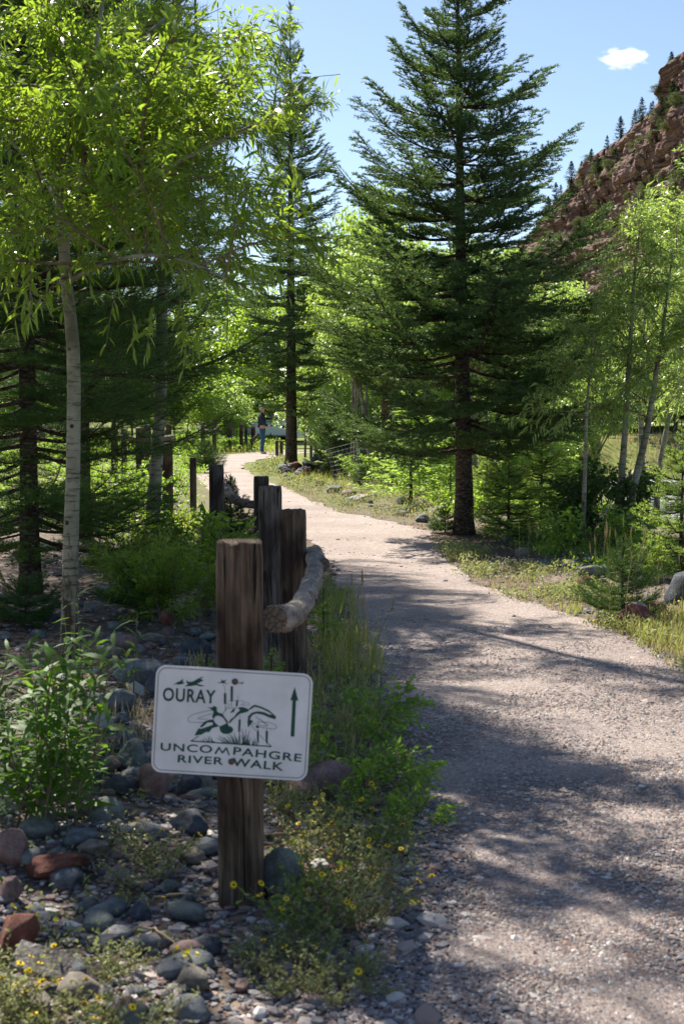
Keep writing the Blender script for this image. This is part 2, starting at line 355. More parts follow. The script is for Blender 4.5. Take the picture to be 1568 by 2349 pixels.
def cliff_mat():
    m, nt, out = new_mat('layered_red_rock')
    c0 = coords(nt, (1, 1, 1)); tc = nt.nodes.new('ShaderNodeTexCoord')
    mp = N(nt, 'ShaderNodeMapping'); mp.inputs['Rotation'].default_value = (0, R(3), 0); mp.inputs['Scale'].default_value = (.02, .02, 1.1)
    nt.links.new(tc.outputs['Object'], mp.inputs[0]); st = noise(nt, mp.outputs[0], .55, 6, .7, .5); n1 = noise(nt, c0, .18, 6, .65); n2 = noise(nt, coords(nt, (.5, .5, .9)), .7, 6, .75)
    col = ramp(nt, st, [(.32, (.10, .05, .055)), (.42, (.33, .185, .18)), (.48, (.12, .066, .07)), (.54, (.38, .225, .215)), (.60, (.20, .12, .125)), (.68, (.44, .32, .31))])
    col = mix(nt, col, ramp(nt, n1, [(.35, (.62, .58, .58)), (.6, (1, 1, 1))]), 1, 'MULTIPLY')
    geo = nt.nodes.new('ShaderNodeNewGeometry'); s = nt.nodes.new('ShaderNodeSeparateXYZ'); nt.links.new(geo.outputs['True Normal'], s.inputs[0])
    veg = mix(nt, (.28, .18, .14), (.12, .16, .05), ramp(nt, noise(nt, c0, .35, 5, .6), [(.42, (0, 0, 0)), (.55, (1, 1, 1))]))
    col = mix(nt, col, veg, ramp(nt, s.outputs[2], [(.5, (0, 0, 0)), (.68, (1, 1, 1))]))
    h = N(nt, 'ShaderNodeMath', operation='MULTIPLY_ADD'); nt.links.new(st, h.inputs[0]); h.inputs[1].default_value = 1.2; nt.links.new(n2, h.inputs[2])
    principled(nt, out, col, .95, bump(nt, h.outputs[0], 1, 1.3), .1); return m
M['cliff'] = cliff_mat()
M['panel'] = plain('white_sign_enamel', (.62, .61, .62), .4, .12, 9, .5)
M['green'] = plain('dark_green_print', (.006, .055, .04), .5, .1)
M['rust'] = plain('rusty_bolt', (.09, .06, .05), .7, .3, 60)
M['metal'] = plain('galvanised_wire', (.25, .25, .23), .6, .1)
M['plank'] = wood_post('grey_plank_wood', (.22, .20, .18), (.34, .32, .29), (.44, .42, .38))
M['skin'] = plain('skin', (.50, .27, .18), .55, .08); M['navy'] = plain('navy_pullover', (.022, .028, .05), .9, .2, 20)
M['jeans'] = plain('blue_denim', (.03, .09, .17), .9, .25, 25); M['cap'] = plain('grey_cap', (.34, .34, .33), .9, .1)
M['shoe'] = plain('pale_shoe', (.45, .43, .40), .8, .1); M['hair'] = plain('grey_hair', (.45, .42, .4), .8, .1)
M['carw'] = plain('white_car_paint', (.75, .77, .80), .25, .03, spec=.6); M['cars'] = plain('silver_car_paint', (.42, .45, .50), .25, .03, spec=.6)
M['glass'] = plain('dark_window_glass', (.02, .025, .03), .1, .1, spec=.8); M['tyre'] = plain('black_rubber', (.02, .02, .02), .9)
M['hub'] = plain('alloy_wheel', (.4, .4, .4), .4, .1, metal=.7); M['lamp_red'] = plain('red_lamp_lens', (.4, .01, .01), .3); M['lamp_w'] = plain('clear_lamp_lens', (.6, .6, .6), .2)
M['redwood'] = plain('orange_red_stained_wood', (.45, .13, .05), .7, .15)

# ================================================================ THE SETTING
PL = np.array([(0.0, -6), (0.05, 2), (.10, 3.3), (.29, 4.4), (.30, 4.9), (.22, 6.2), (.11, 7.8), (-.03, 10.4), (-.14, 13.3), (-.43, 16.7), (-1.15, 20.3),
               (-2.33, 25.9), (-3.4, 33.3), (-4.1, 41.7), (-4.2, 48), (-3.6, 54), (-1.5, 58.5), (3, 61)])
PR = np.array([(3.2, -6), (2.9, 2), (2.75, 3.3), (2.6, 4.4), (2.4, 5.2), (2.15, 7), (1.95, 8.5), (1.48, 10.4), (1.2, 11.4), (1.08, 13.5), (1.12, 16.7),
               (.68, 19), (-.1, 21.5), (-1.3, 29), (-2.2, 34.5), (-2.8, 41), (-2.3, 47), (-1.5, 52), (-.3, 55), (3, 57.5)])
PL[:, 0] = PL[:, 0]; 
def bank(y): return np.interp(y, [-10, 8, 12, 15, 20, 30, 45, 60, 90], [9, 6.5, 4.6, 3.9, 4.0, 4.8, 5.6, 6.2, 7])
def hz(x, y):
    x = np.atleast_1d(np.asarray(x, float)); y = np.atleast_1d(np.asarray(y, float)); P = np.stack([x, y, 0*x], 1)
    xl = np.interp(y, PL[:16, 1], PL[:16, 0]); xr = np.interp(y, PR[:18, 1], PR[:18, 0])
    out = smooth(.05, .9, np.maximum(xl-x, x-xr))*(1-smooth(50, 56, y)*.6)
    out = out*(1-np.exp(-((x+.28)**2+(y-4.1)**2)/.12)); z = .018*fbm(P*.8, 3, 2)*(1-np.exp(-((x+.28)**2+(y-4.1)**2)/.12))+out*(.05*fbm(P*1.3, 5, 3)+.03*fbm(P*5, 8, 2))
    e = x-bank(y)
    far = 1-smooth(70, 76, y+.10*(x-6))
    z = z-smooth(0, 4.5, e)*2.7*far
    z = z+(1-far)*smooth(3, 9, x)*(.1+.5*smooth(76, 90, y))
    z = z+smooth(150, 420, y)*6*fbm(P*.01, 11, 2)+smooth(120, 260, x-.1*y+40)*14
    return z
def gz(p): return float(hz(p[0], p[1])[0])
def G(px, py):                            # pixel -> point on the uneven ground
    p = gd(px, py); 
    for _ in range(3):
        p = gd(px, py, gz(p))
    return p

ys = np.concatenate([np.linspace(-8, 2, 14), 2+np.geomspace(.08, 30, 190)-.08, np.geomspace(33, 2500, 90)])
us = np.sign(np.linspace(-1, 1, 201))*np.abs(np.linspace(-1, 1, 201))**1.25
GX = us[None]*(4+np.abs(ys)[:, None]*.9); GY = np.repeat(ys[:, None], len(us), 1)
z = hz(GX.ravel(), GY.ravel())
xl = np.interp(GY.ravel(), PL[:16, 1], PL[:16, 0]); xr = np.interp(GY.ravel(), PR[:18, 1], PR[:18, 0])
ins = np.minimum(GX.ravel()-xl, xr-GX.ravel()); z = z-.03*smooth(.0, .25, ins)*(GY.ravel() < 52)
mb = MB(); r, c = len(ys), len(us); i = np.arange(r-1)[:, None]*c; j = np.arange(c-1)[None]
F = np.stack([i+j, i+j+1, i+c+j+1, i+c+j], -1).reshape(-1, 4)
mb.add(np.stack([GX.ravel(), GY.ravel(), z], 1), [F])
ground = obj('ground', mb.mesh('ground', [M['ground']]), kind='structure')

n = 320; tt = np.linspace(0, 1, n)**1.5
def resamp(P, n):
    S = spline(P, 900); d = np.concatenate([[0], np.cumsum(np.linalg.norm(np.diff(S, axis=0), axis=1))]); d /= d[-1]
    return np.stack([np.interp(tt, d, S[:, k]) for k in range(2)], 1)
A, B = resamp(PL, n), resamp(PR, n); w = np.linspace(0, 1, 41)[None, :, None]
PP = A[:, None]*(1-w)+B[:, None]*w
jag = fbm(np.stack([PP[..., 1].ravel()*2, PP[..., 0].ravel()*0+.5, 0*PP[..., 0].ravel()], 1), 21, 3).reshape(n, 41)*.12
PP[..., 0] += jag*(np.abs(w[..., 0]*2-1)**4)
X, Y = PP[..., 0].ravel(), PP[..., 1].ravel()
edge = np.minimum(np.broadcast_to(w[..., 0], (n, 41)).ravel(), 1-np.broadcast_to(w[..., 0], (n, 41)).ravel())
zz = hz(X, Y)+.010*smooth(0, .06, edge)-.004+.006*fbm(np.stack([X*3, Y*3, 0*X], 1), 31, 2)
mb = MB(); i = np.arange(n-1)[:, None]*41; j = np.arange(40)[None]
mb.add(np.stack([X, Y, zz], 1), [np.stack([i+j, i+j+1, i+42+j, i+41+j], -1).reshape(-1, 4)])
obj('path', mb.mesh('path', [M['path']]), kind='structure')

# river: gently rippled sheet lying in the cut between the banks
xs = np.linspace(3, 130, 150); yw = np.linspace(8, 84, 150); XX, YY = np.meshgrid(xs, yw)
zw = -1.75+.10*fbm(np.stack([XX.ravel()*.5, YY.ravel()*.9, 0*XX.ravel()], 1), 77, 3)
mb = MB(); i = np.arange(149)[:, None]*150; j = np.arange(149)[None]
mb.add(np.stack([XX.ravel(), YY.ravel(), zw], 1), [np.stack([i+j, i+j+1, i+151+j, i+150+j], -1).reshape(-1, 4)])
obj('river', mb.mesh('river', [M['water']]), kind='structure')

# cliff: valley wall that runs away to the left; its skyline is given as picture heights at real distances
SK = np.array([(900, 800), (1040, 700), (1130, 620), (1200, 560), (1250, 500), (1290, 455), (1303, 440), (1312, 408), (1330, 392), (1352, 372), (1380, 352), (1402, 335), (1430, 310), (1462, 280),
               (1492, 262), (1500, 240), (1508, 212), (1520, 190), (1530, 160), (1545, 140), (1568, 112), (1620, 60), (1700, 10), (1850, -60), (2100, -120)])
DX = lambda p: np.interp(p, [900, 1300, 1568, 2100], [470, 330, 235, 150])
cols = np.linspace(1000, 1760, 560); rows = np.linspace(0, 1, 260)
top = np.interp(cols, SK[:, 0], SK[:, 1]); Dc = DX(cols)
ztop = CAMH+(950-top)/FPX*(Dc+30)
CX = []; 
ledge_z = [0, 6, 16, 18, 27, 30, 38, 44, 54, 60, 69, 76, 100, 170]; ledge_s = [-10, 0, 1, 4, 4.6, 9, 9.8, 20, 21, 31, 32, 42, 52, 80]
V = np.zeros((len(rows), len(cols), 3))
for a, t in enumerate(rows):
    zc = t*ztop
    dip = zc+.0*cols
    wob = 3*fbm(np.stack([cols*.012, 0*cols, zc*.06], 1), 40, 3)
    s = np.interp(dip+wob, ledge_z, ledge_s)
    D = Dc+s-np.interp(np.interp(cols, cols, ztop), [0, 200], [0, 0])
    D = D+(1-t)*0
    px = (cols-784)/FPX
    Pn = np.stack([cols*.05, D*.0, zc*.16], 1)
    D = D+5.0*fbm(np.stack([cols*.022, 0*cols, zc*.10], 1), 50, 5, .5)+1.1*np.abs(fbm(np.stack([cols*.16, zc*.12, np.floor(zc/4.5)], 1), 60, 3))
    ht = 1.5*fbm(np.stack([cols*.010, 0*zc, zc*.55], 1), 70, 4, .6)
    D = D+ht
    zz_ = zc+1.6*fbm(np.stack([D*.02, 0*D, zc*.02], 1), 81, 3); per = 3.4; q_ = zz_/per; fr = q_-np.floor(q_); lay = np.floor(q_)
    amp = 1.0+1.4*_h(lay.astype(np.int64), 0*lay.astype(np.int64), 0*lay.astype(np.int64), 5)
    prot = amp*(.25+.75*fr**.6)*(fr < .93)
    blk = fbm(np.stack([D*.11, lay*3.7, zc*.03], 1), 83, 2)*2.2+np.round(2*vnoise(np.stack([D*.16+lay*5, lay*1.3, 0*D], 1), 84))*.7+1.0*fbm(np.stack([D*.3, zc*.5, 0*D], 1), 85, 4)
    fade = smooth(0, .04, 1-t)+.35
    V[a, :, 0] = px*D-(prot*.95+blk*.42)*fade; V[a, :, 1] = D; V[a, :, 2] = zc-2*(t == 0)
back = V[-1].copy(); back[:, 1] += 120; back[:, 0] += 40; back[:, 2] -= 15
V = np.concatenate([V, back[None]], 0); r = len(V); c = len(cols)
mb = MB(); i = np.arange(r-1)[:, None]*c; j = np.arange(c-1)[None]
mb.add(V.reshape(-1, 3), [np.stack([i+j, i+j+1, i+c+j+1, i+c+j], -1).reshape(-1, 4)])
obj('cliff', mb.mesh('cliff', [M['cliff']], False), kind='structure')
CLV = V[:-1]

# cloud
m, nt, out = new_mat('cloud_vapour'); m_ = coords(nt)
tcn = nt.nodes.new('ShaderNodeTexCoord'); ln = N(nt, 'ShaderNodeVectorMath', operation='LENGTH'); nt.links.new(tcn.outputs['Object'], ln.inputs[0])
nf = noise(nt, m_, 2.2, 6, .6); q = N(nt, 'ShaderNodeMath', operation='MULTIPLY_ADD'); nt.links.new(nf, q.inputs[0]); q.inputs[1].default_value = 1.6
iv = N(nt, 'ShaderNodeMath', operation='MULTIPLY'); nt.links.new(ln.outputs['Value'], iv.inputs[0]); iv.inputs[1].default_value = -1; nt.links.new(iv.outputs[0], q.inputs[2])
mr = N(nt, 'ShaderNodeMapRange'); nt.links.new(q.outputs[0], mr.inputs[0]); mr.inputs[1].default_value = .05; mr.inputs[2].default_value = .35; mr.inputs[3].default_value = 0; mr.inputs[4].default_value = .07
pv = nt.nodes.new('ShaderNodeVolumePrincipled'); pv.inputs['Color'].default_value = (1, 1, 1, 1); pv.inputs['Anisotropy'].default_value = .3
nt.links.new(mr.outputs[0], pv.inputs['Density']); nt.links.new(pv.outputs[0], out.inputs['Volume'])
bm = bmesh.new(); bmesh.ops.create_icosphere(bm, subdivisions=3, radius=1); me = bpy.data.meshes.new('cloud'); bm.to_mesh(me); bm.free(); me.materials.append(m)
cp = at(1428, 133, 1500)
tag(obj('cloud', me, loc=cp, scale=(31, 26, 13)), 'small white puffy cloud alone in the blue sky above the cliff', 'cloud')['kind'] = 'structure'

ONES = ['', 'first', 'second', 'third', 'fourth', 'fifth', 'sixth', 'seventh', 'eighth', 'ninth', 'tenth', 'eleventh', 'twelfth', 'thirteenth', 'fourteenth', 'fifteenth', 'sixteenth', 'seventeenth', 'eighteenth', 'nineteenth', 'twentieth']
def ordinal(k):
    if k <= 20: return ONES[k]
    t, u = divmod(k, 10); return {2: 'twent', 3: 'thirt', 4: 'fort'}[t]+('ieth' if u == 0 else 'y-'+ONES[u])
def rank_labels(group, fmt):
    L_ = [o for o in COL.objects if o.get('group') == group and o.parent is None]
    def sx(o): p = o.location; return p.x/max(p.y, .1)
    for k, o in enumerate(sorted(L_, key=sx)): o['label'] = fmt.format('leftmost' if k == 0 else 'rightmost' if k == len(L_)-1 else ordinal(k+1)+' from the left')
# ================================================================ STONES
def rock_mesh(seed, sub=3, flat=0):
    bm = bmesh.new(); bmesh.ops.create_icosphere(bm, subdivisions=sub, radius=1)
    V = np.array([v.co[:] for v in bm.verts]); r_ = np.random.default_rng(seed)
    for _ in range(15):
        d = norm(r_.normal(size=(1, 3)))[0]; h = r_.uniform(.52, .88); k = V@d; V = V-np.maximum(k-h, 0)[:, None]*d*.85
    V = V*(1+.07*fbm(V*1.4, seed, 3)+.025*fbm(V*7, seed+3, 2))[:, None]
    V[:, 2] = np.maximum(V[:, 2], -.75)
    V /= np.abs(V).max(0)
    for v, co in zip(bm.verts, V): v.co = co
    me = bpy.data.meshes.new('rock'); bm.to_mesh(me); bm.free()
    for p in me.polygons: p.use_smooth = True
    me.materials.append(M['r_grey']); return me
ROCKS = [rock_mesh(100+k, 4 if k < 8 else 2) for k in range(14)]
def set_mat(o, m):
    o.material_slots[0].link = 'OBJECT'; o.material_slots[0].material = m
def rock(name, px, py, w, h, mat, label=None, cat='rock', v=0, rz=0, depth=None, parent=None, z=None, tilt=0):
    """stone whose outline bottom sits at pixel (px, py) with picture width w and height h"""
    p = G(px, py); s = p.y/FPX; W, Hh = w*s/2, h*s/2
    dd = depth or max(W*.8, Hh*.9)
    o = obj(name, ROCKS[v % len(ROCKS)], parent, loc=(p.x, p.y+dd*.8, p.z+Hh*.72), rot=(R(tilt), R(tilt*.7), rz), scale=(W*1.03, dd, Hh*1.15))
    set_mat(o, M[mat])
    if label: tag(o, label, cat)
    return o
RK = [
 ('boulder', 1465, 1446, 92, 68, 'r_redtop', 'red boulder with painted sunlit grey top beside the right edge of the path', 2),
 ('boulder', 1345, 1362, 56, 46, 'r_red', 'rounded red boulder half hidden under the dark low fir', 4),
 ('boulder', 1305, 1312, 42, 30, 'r_tan', 'small grey white angular rock alone on the right verge', 6),
 ('boulder', 1572, 1395, 84, 92, 'r_dark', 'large blue grey boulder cut by the right edge of the photo', 5),
 ('boulder', 1490, 1408, 90, 30, 'r_red', 'low red rock behind the grey topped red boulder', 1),
 ('rock', 1240, 1298, 60, 12, 'r_grey', 'long flat grey stone lying in shade on the right verge', 3),
 ('rock', 1355, 1290, 50, 16, 'r_grey', 'flat blue grey stone near the foot of the split tree stump', 0),
 ('rock', 822, 1152, 60, 18, 'r_white', 'pale flat rock on the sunny verge left of the big fir', 3),
 ('rock', 1012, 1182, 62, 24, 'r_tan', 'pale tan rock with orange patch beside the big fir trunk', 7),
 ('rock', 1010, 1163, 40, 14, 'r_white', 'white flat stone just left of the big fir trunk', 1),
 ('rock', 972, 1200, 50, 22, 'r_grey', 'grey rock in the row of stones left of the big fir', 2),
 ('rock', 1000, 1214, 36, 22, 'r_tan', 'round tan rock in front of the big fir roots', 4),
 ('rock', 922, 1160, 42, 22, 'r_dark', 'dark rounded rock in the sunny verge left of the fir', 5),
 ('rock', 765, 1132, 40, 20, 'r_grey', 'grey pointed stone in herbs by the wire cage', 6),
 ('rock', 700, 1092, 56, 22, 'r_dark', 'long dark rock in front of the stone pile', 3),
 ('rock', 261, 1634, 97, 56, 'r_grey', 'large grey rock left of the sign behind the white rock', 1),
 ('rock', 230, 1677, 64, 48, 'r_white', 'white and pink angular rock left of the sign', 6),
 ('rock', 277, 1664, 38, 32, 'r_grey', 'small round grey stone right of the white angular rock', 4),
 ('rock', 243, 1699, 68, 34, 'r_dark', 'smooth dark blue oval stone below the white rock', 0),
 ('rock', 288, 1708, 54, 30, 'r_grey', 'speckled grey stone above the tall grey green rock', 7),
 ('rock', 305, 1782, 84, 90, 'r_green', 'tall pitted grey green rock left of the sign', 2),
 ('rock', 353, 1832, 90, 82, 'r_pink', 'big rounded grey pink boulder below the sign corner', 4),
 ('rock', 432, 1834, 72, 60, 'r_dark', 'dark brown rounded rock under the sign left of the post', 5),
 ('rock', 474, 1832, 34, 48, 'r_tan', 'mottled pale rock touching the left of the sign post', 7),
 ('rock', 252, 1738, 60, 34, 'r_dark', 'dark stone behind the tall grey green rock', 3),
 ('rock', 268, 1822, 90, 40, 'r_dark', 'wide dark rock below the tall grey green rock', 1),
 ('rock', 435, 1922, 100, 64, 'r_dark', 'dark sloping rock left of the post at mid height', 2),
 ('rock', 212, 1962, 84, 34, 'r_tan', 'two toned tan rock between the leafy shoots and the red slab', 0),
 ('boulder', 26, 1985, 80, 92, 'r_pink', 'dark pinkish boulder at left edge under the leafy shoots', 6),
 ('boulder', 112, 2018, 170, 52, 'r_red', 'long low red slab at lower left', 3),
 ('rock', 148, 2044, 100, 50, 'r_grey', 'rounded blue grey rock below the red slab', 4),
 ('rock', 18, 2075, 60, 66, 'r_pink', 'brown grey boulder cut by the left edge above the red one', 5),
 ('boulder', 34, 2215, 100, 120, 'r_red', 'big orange red boulder at the lower left corner', 7),
 ('rock', 268, 2162, 80, 36, 'r_white', 'pale grey oval stone at lower left', 0),
 ('rock', 234, 2190, 102, 42, 'r_dark', 'flat dark blue oval stone below the pale oval one', 3),
 ('rock', 322, 2122, 60, 58, 'r_dark', 'dark upright stone left of the post foot', 2),
 ('boulder', 640, 2068, 108, 130, 'r_green', 'large grey green boulder right behind the sign post foot', 1),
 ('boulder', 745, 1836, 190, 86, 'r_pink', 'wide pinkish red boulder right of the sign under herbs', 5),
 ('rock', 320, 1570, 150, 56, 'r_grey', 'large smooth grey boulder behind the sign left corner', 4),
 ('rock', 452, 1516, 80, 56, 'r_dark', 'dark pyramid shaped boulder left of the sign post', 6),
 ('rock', 360, 1605, 60, 70, 'r_dark', 'dark rock behind the left edge of the sign', 2),
 ('rock', 455, 1405, 90, 38, 'r_tan', 'long pale driftwood coloured rock left of the sign post', 3),
 ('rock', 380, 1430, 36, 32, 'r_red', 'small red upright stone among the leafy bush', 7),
 ('rock', 345, 1475, 60, 24, 'r_tan', 'low tan stone near the red upright stone', 1),
 ('rock', 205, 1215, 34, 20, 'r_dark', 'round dark stone beyond the willow trunk', 0),
 ('rock', 890, 2120, 36, 34, 'r_pink', 'small brown rock on the gravel below the yellow flowers', 6),
 ('rock', 610, 2200, 36, 22, 'r_tan', 'small pale wedge of rock on gravel right of the post', 5),
 ('rock', 613, 2222, 40, 26, 'r_tan', 'brown angular stone on the gravel near the bottom', 2),
 ('rock', 700, 2205, 54, 36, 'r_dark', 'dark grey stone inside the low grey green herbs', 4),
]
for q, (nm, px, py, w_, h_, mt, lb, v) in enumerate(RK):
    rock(nm, px, py, w_, h_, mt, lb, 'boulder' if nm == 'boulder' else 'rock', v, rz=(q*1.7) % 6.28 if w_ < 60 else 0)
# cobbles of the ground itself
rr = np.random.default_rng(5)
def in_poly(px, py, poly):
    ins = False; k = len(poly)-1
    for q in range(len(poly)):
        xi, yi = poly[q]; xj, yj = poly[k]
        if (yi > py) != (yj > py) and px < (xj-xi)*(py-yi)/(yj-yi)+xi: ins = not ins
        k = q
    return ins
def wscatter(poly, n, rs, power=1.0, patchy=0):
    """world points inside the outline (given by the pixels of its corners on the ground), denser near by"""
    W = [gd(*p) for p in poly]; P = [(a.x, a.y) for a in W]; P = np.array(P); lo, hi = P.min(0), P.max(0); out = []; PT = [tuple(p) for p in P]
    while len(out) < n:
        x, y = rs.uniform(lo, hi)
        if rs.random() < (max(lo[1], 2)/y)**power and in_poly(x, y, PT) and (not patchy or fbm([[x*1.6, y*1.1, 3.3]], 91, 3)[0]+rs.normal()*.12 > -.02): out.append((x, y))
    return np.array(out)
BEDS = [([(0, 1800), (480, 1700), (500, 2100), (470, 2349), (0, 2349)], 62), ([(120, 1500), (480, 1450), (480, 1850), (0, 1900)], 55),
        ([(0, 1180), (430, 1170), (480, 1330), (480, 1500), (0, 1500)], 75), ([(1040, 1215), (1568, 1260), (1568, 1420), (1300, 1340), (1060, 1250)], 32), ([(640, 1090), (1040, 1150), (1040, 1195), (800, 1165)], 22)]
for poly, k in BEDS:
    for (x, y) in wscatter(poly, k, rr, 1.2):
        s = rr.uniform(.018, .055)*(1+y*.05)
        o = obj('stone', ROCKS[8+rr.integers(6)], ground, loc=(x, y, gz((x, y))+s*.3), rot=(0, 0, rr.uniform(0, 6.3)), scale=(s*rr.uniform(.9, 1.5), s*rr.uniform(.7, 1.1), s*rr.uniform(.5, .8)))
        set_mat(o, M[['r_grey', 'r_dark', 'r_dark', 'r_grey', 'r_green', 'r_grey', 'r_tan', 'r_pink'][rr.integers(8)]])
# stone pile beside the second fir
pile = empty('rock_pile', (gd(735, 1090).x, gd(735, 1090).y, 0), 'heap of dark loose stones right of the tall second fir trunk', 'rock pile')
for k in range(90):
    a, d = rr.uniform(0, 6.28), rr.random()**.6*.75; s = rr.uniform(.07, .15)
    o = obj('stone', ROCKS[8+k % 6], pile, loc=(math.cos(a)*d*1.5, math.sin(a)*d, max(0, .50-.60*d)*rr.uniform(.3, 1)+.03), rot=(0, 0, a), scale=(s, s*.8, s*.6))
    set_mat(o, M[['r_dark', 'r_grey', 'r_pink', 'r_dark', 'r_red'][rr.integers(5)]])
# far bank boulders
for k in range(46):
    x = 5+k*.62+rr.uniform(-.3, .3); y = 71.5-.10*(x-6)+rr.uniform(-1, 2.4); s = rr.uniform(.35, .85)
    o = obj('boulder', ROCKS[k % 8], loc=(x, y, gz((x, y))+s*.3), rot=(0, 0, rr.uniform(0, 6)), scale=(s*1.3, s, s*.75))
    set_mat(o, M[['r_pink', 'r_red', 'r_pink', 'r_tan', 'r_grey'][rr.integers(5)]]); tag(o, 'reddish boulder in the line along the far river bank', 'boulder', 'boulders lining the far river bank')

# loose pebbles: far too many to count
PEB = []
for k in range(10):
    bm = bmesh.new(); bmesh.ops.create_icosphere(bm, subdivisions=1, radius=1); r_ = np.random.default_rng(k)
    V = np.array([v.co[:] for v in bm.verts])*(1+.28*r_.normal(size=(12, 1)).clip(-1, 1)); Fq = [[v.index for v in f.verts] for f in bm.faces]; bm.free(); PEB.append((V, np.array(Fq)))
def pebbles(name, X, Y, S, zoff=.25, extra=None):
    mb = MB(); n = len(X); Z = hz(X, Y); kind = rr.integers(0, 10, n)
    for k in range(10):
        I = np.where(kind == k)[0]
        if not len(I): continue
        a = rr.uniform(0, 6.28, len(I)); ca, sa = np.cos(a), np.sin(a); V, Fq = PEB[k]
        sx, sy, sz_ = S[I]*rr.uniform(.8, 1.5, len(I)), S[I]*rr.uniform(.6, 1.1, len(I)), S[I]*rr.uniform(.35, .7, len(I))
        x = V[None, :, 0]*sx[:, None]; y = V[None, :, 1]*sy[:, None]; zc = V[None, :, 2]*sz_[:, None]
        W = np.stack([X[I][:, None]+x*ca[:, None]-y*sa[:, None], Y[I][:, None]+x*sa[:, None]+y*ca[:, None], Z[I][:, None]+zc+(S[I]*zoff)[:, None]], -1).reshape(-1, 3)
        FF = (np.arange(len(I))[:, None, None]*12+Fq[None]).reshape(-1, 3); mb.add(W, [FF], 0, np.repeat(rr.uniform(.01, 1, len(I)), 12))
    me = mb.mesh(name, [M['pebble']], False); return obj(name, me, kind='stuff')
def cone_pts(n, y0, y1, p):              # world points in front of the camera, thinning out with distance
    u = rr.random(n); y = (y0**(1-p)+u*(y1**(1-p)-y0**(1-p)))**(1/(1-p)); return rr.uniform(-.27, .27, n)*y, y
x, y = cone_pts(62000, 3.0, 24, 1.7)
xl = np.interp(y, PL[:16, 1], PL[:16, 0]); xr = np.interp(y, PR[:18, 1], PR[:18, 0]); ins = np.minimum(x-xl, xr-x)
k = (ins > -.05) & (rr.random(len(x)) < .40+.55*(1-smooth(.1, .7, ins))*1.0+.3*(y < 6)); S = np.exp(rr.normal(size=len(x))*.45)*.0040*(1+.055*y)
pebbles('gravel', x[k], y[k], S[k], .1)
OCT = (np.array([(1, 0, 0), (0, 1, 0), (-1, 0, 0), (0, -1, 0), (0, 0, .8), (0, 0, -.5)], float), np.array([(0, 1, 4), (1, 2, 4), (2, 3, 4), (3, 0, 4)]))
x, y = cone_pts(110000, 3.0, 9.5, 1.5); xl = np.interp(y, PL[:16, 1], PL[:16, 0]); xr = np.interp(y, PR[:18, 1], PR[:18, 0]); k = np.minimum(x-xl, xr-x) > -.1; x, y = x[k], y[k]; m_ = len(x)
S = np.exp(rr.normal(size=m_)*.4)*.0034*(1+.05*y); mbg = MB(); a = rr.uniform(0, 6.28, m_); Vq = OCT[0][None]*np.stack([S*rr.uniform(.8, 1.6, m_), S, S*.7], 1)[:, None]*rr.uniform(.7, 1.3, (m_, 6, 1)); ca, sa = np.cos(a)[:, None], np.sin(a)[:, None]
Wq = np.stack([x[:, None]+Vq[..., 0]*ca-Vq[..., 1]*sa, y[:, None]+Vq[..., 0]*sa+Vq[..., 1]*ca, (hz(x, y)+.007)[:, None]+Vq[..., 2]], -1).reshape(-1, 3)
mbg.add(Wq, [(np.arange(m_)[:, None, None]*6+OCT[1][None]).reshape(-1, 3)], 0, np.repeat(rr.uniform(.2, 1, m_), 6)); tag(obj('fine_gravel', mbg.mesh('fine_gravel', [M['pebble']], False), kind='stuff'), 'fine gravel chips strewn over the near path', 'gravel')
tag(bpy.data.objects['gravel'], 'loose pinkish grey gravel scattered over the walking path', 'gravel')
x, y = cone_pts(34000, 3.0, 15, 1.6)
xl = np.interp(y, PL[:16, 1], PL[:16, 0]); xr = np.interp(y, PR[:18, 1], PR[:18, 0]); k = ((x < xl+.1) & (rr.random(len(x)) < .9)) | ((x > xr) & (rr.random(len(x)) < .5))
S = np.exp(rr.normal(size=len(x))*.5)*.0062*(1+.06*y)
pebbles('pebbles', x[k], y[k], S[k], .3); tag(bpy.data.objects['pebbles'], 'small grey and blue pebbles covering the shaded ground left of the path', 'pebbles')

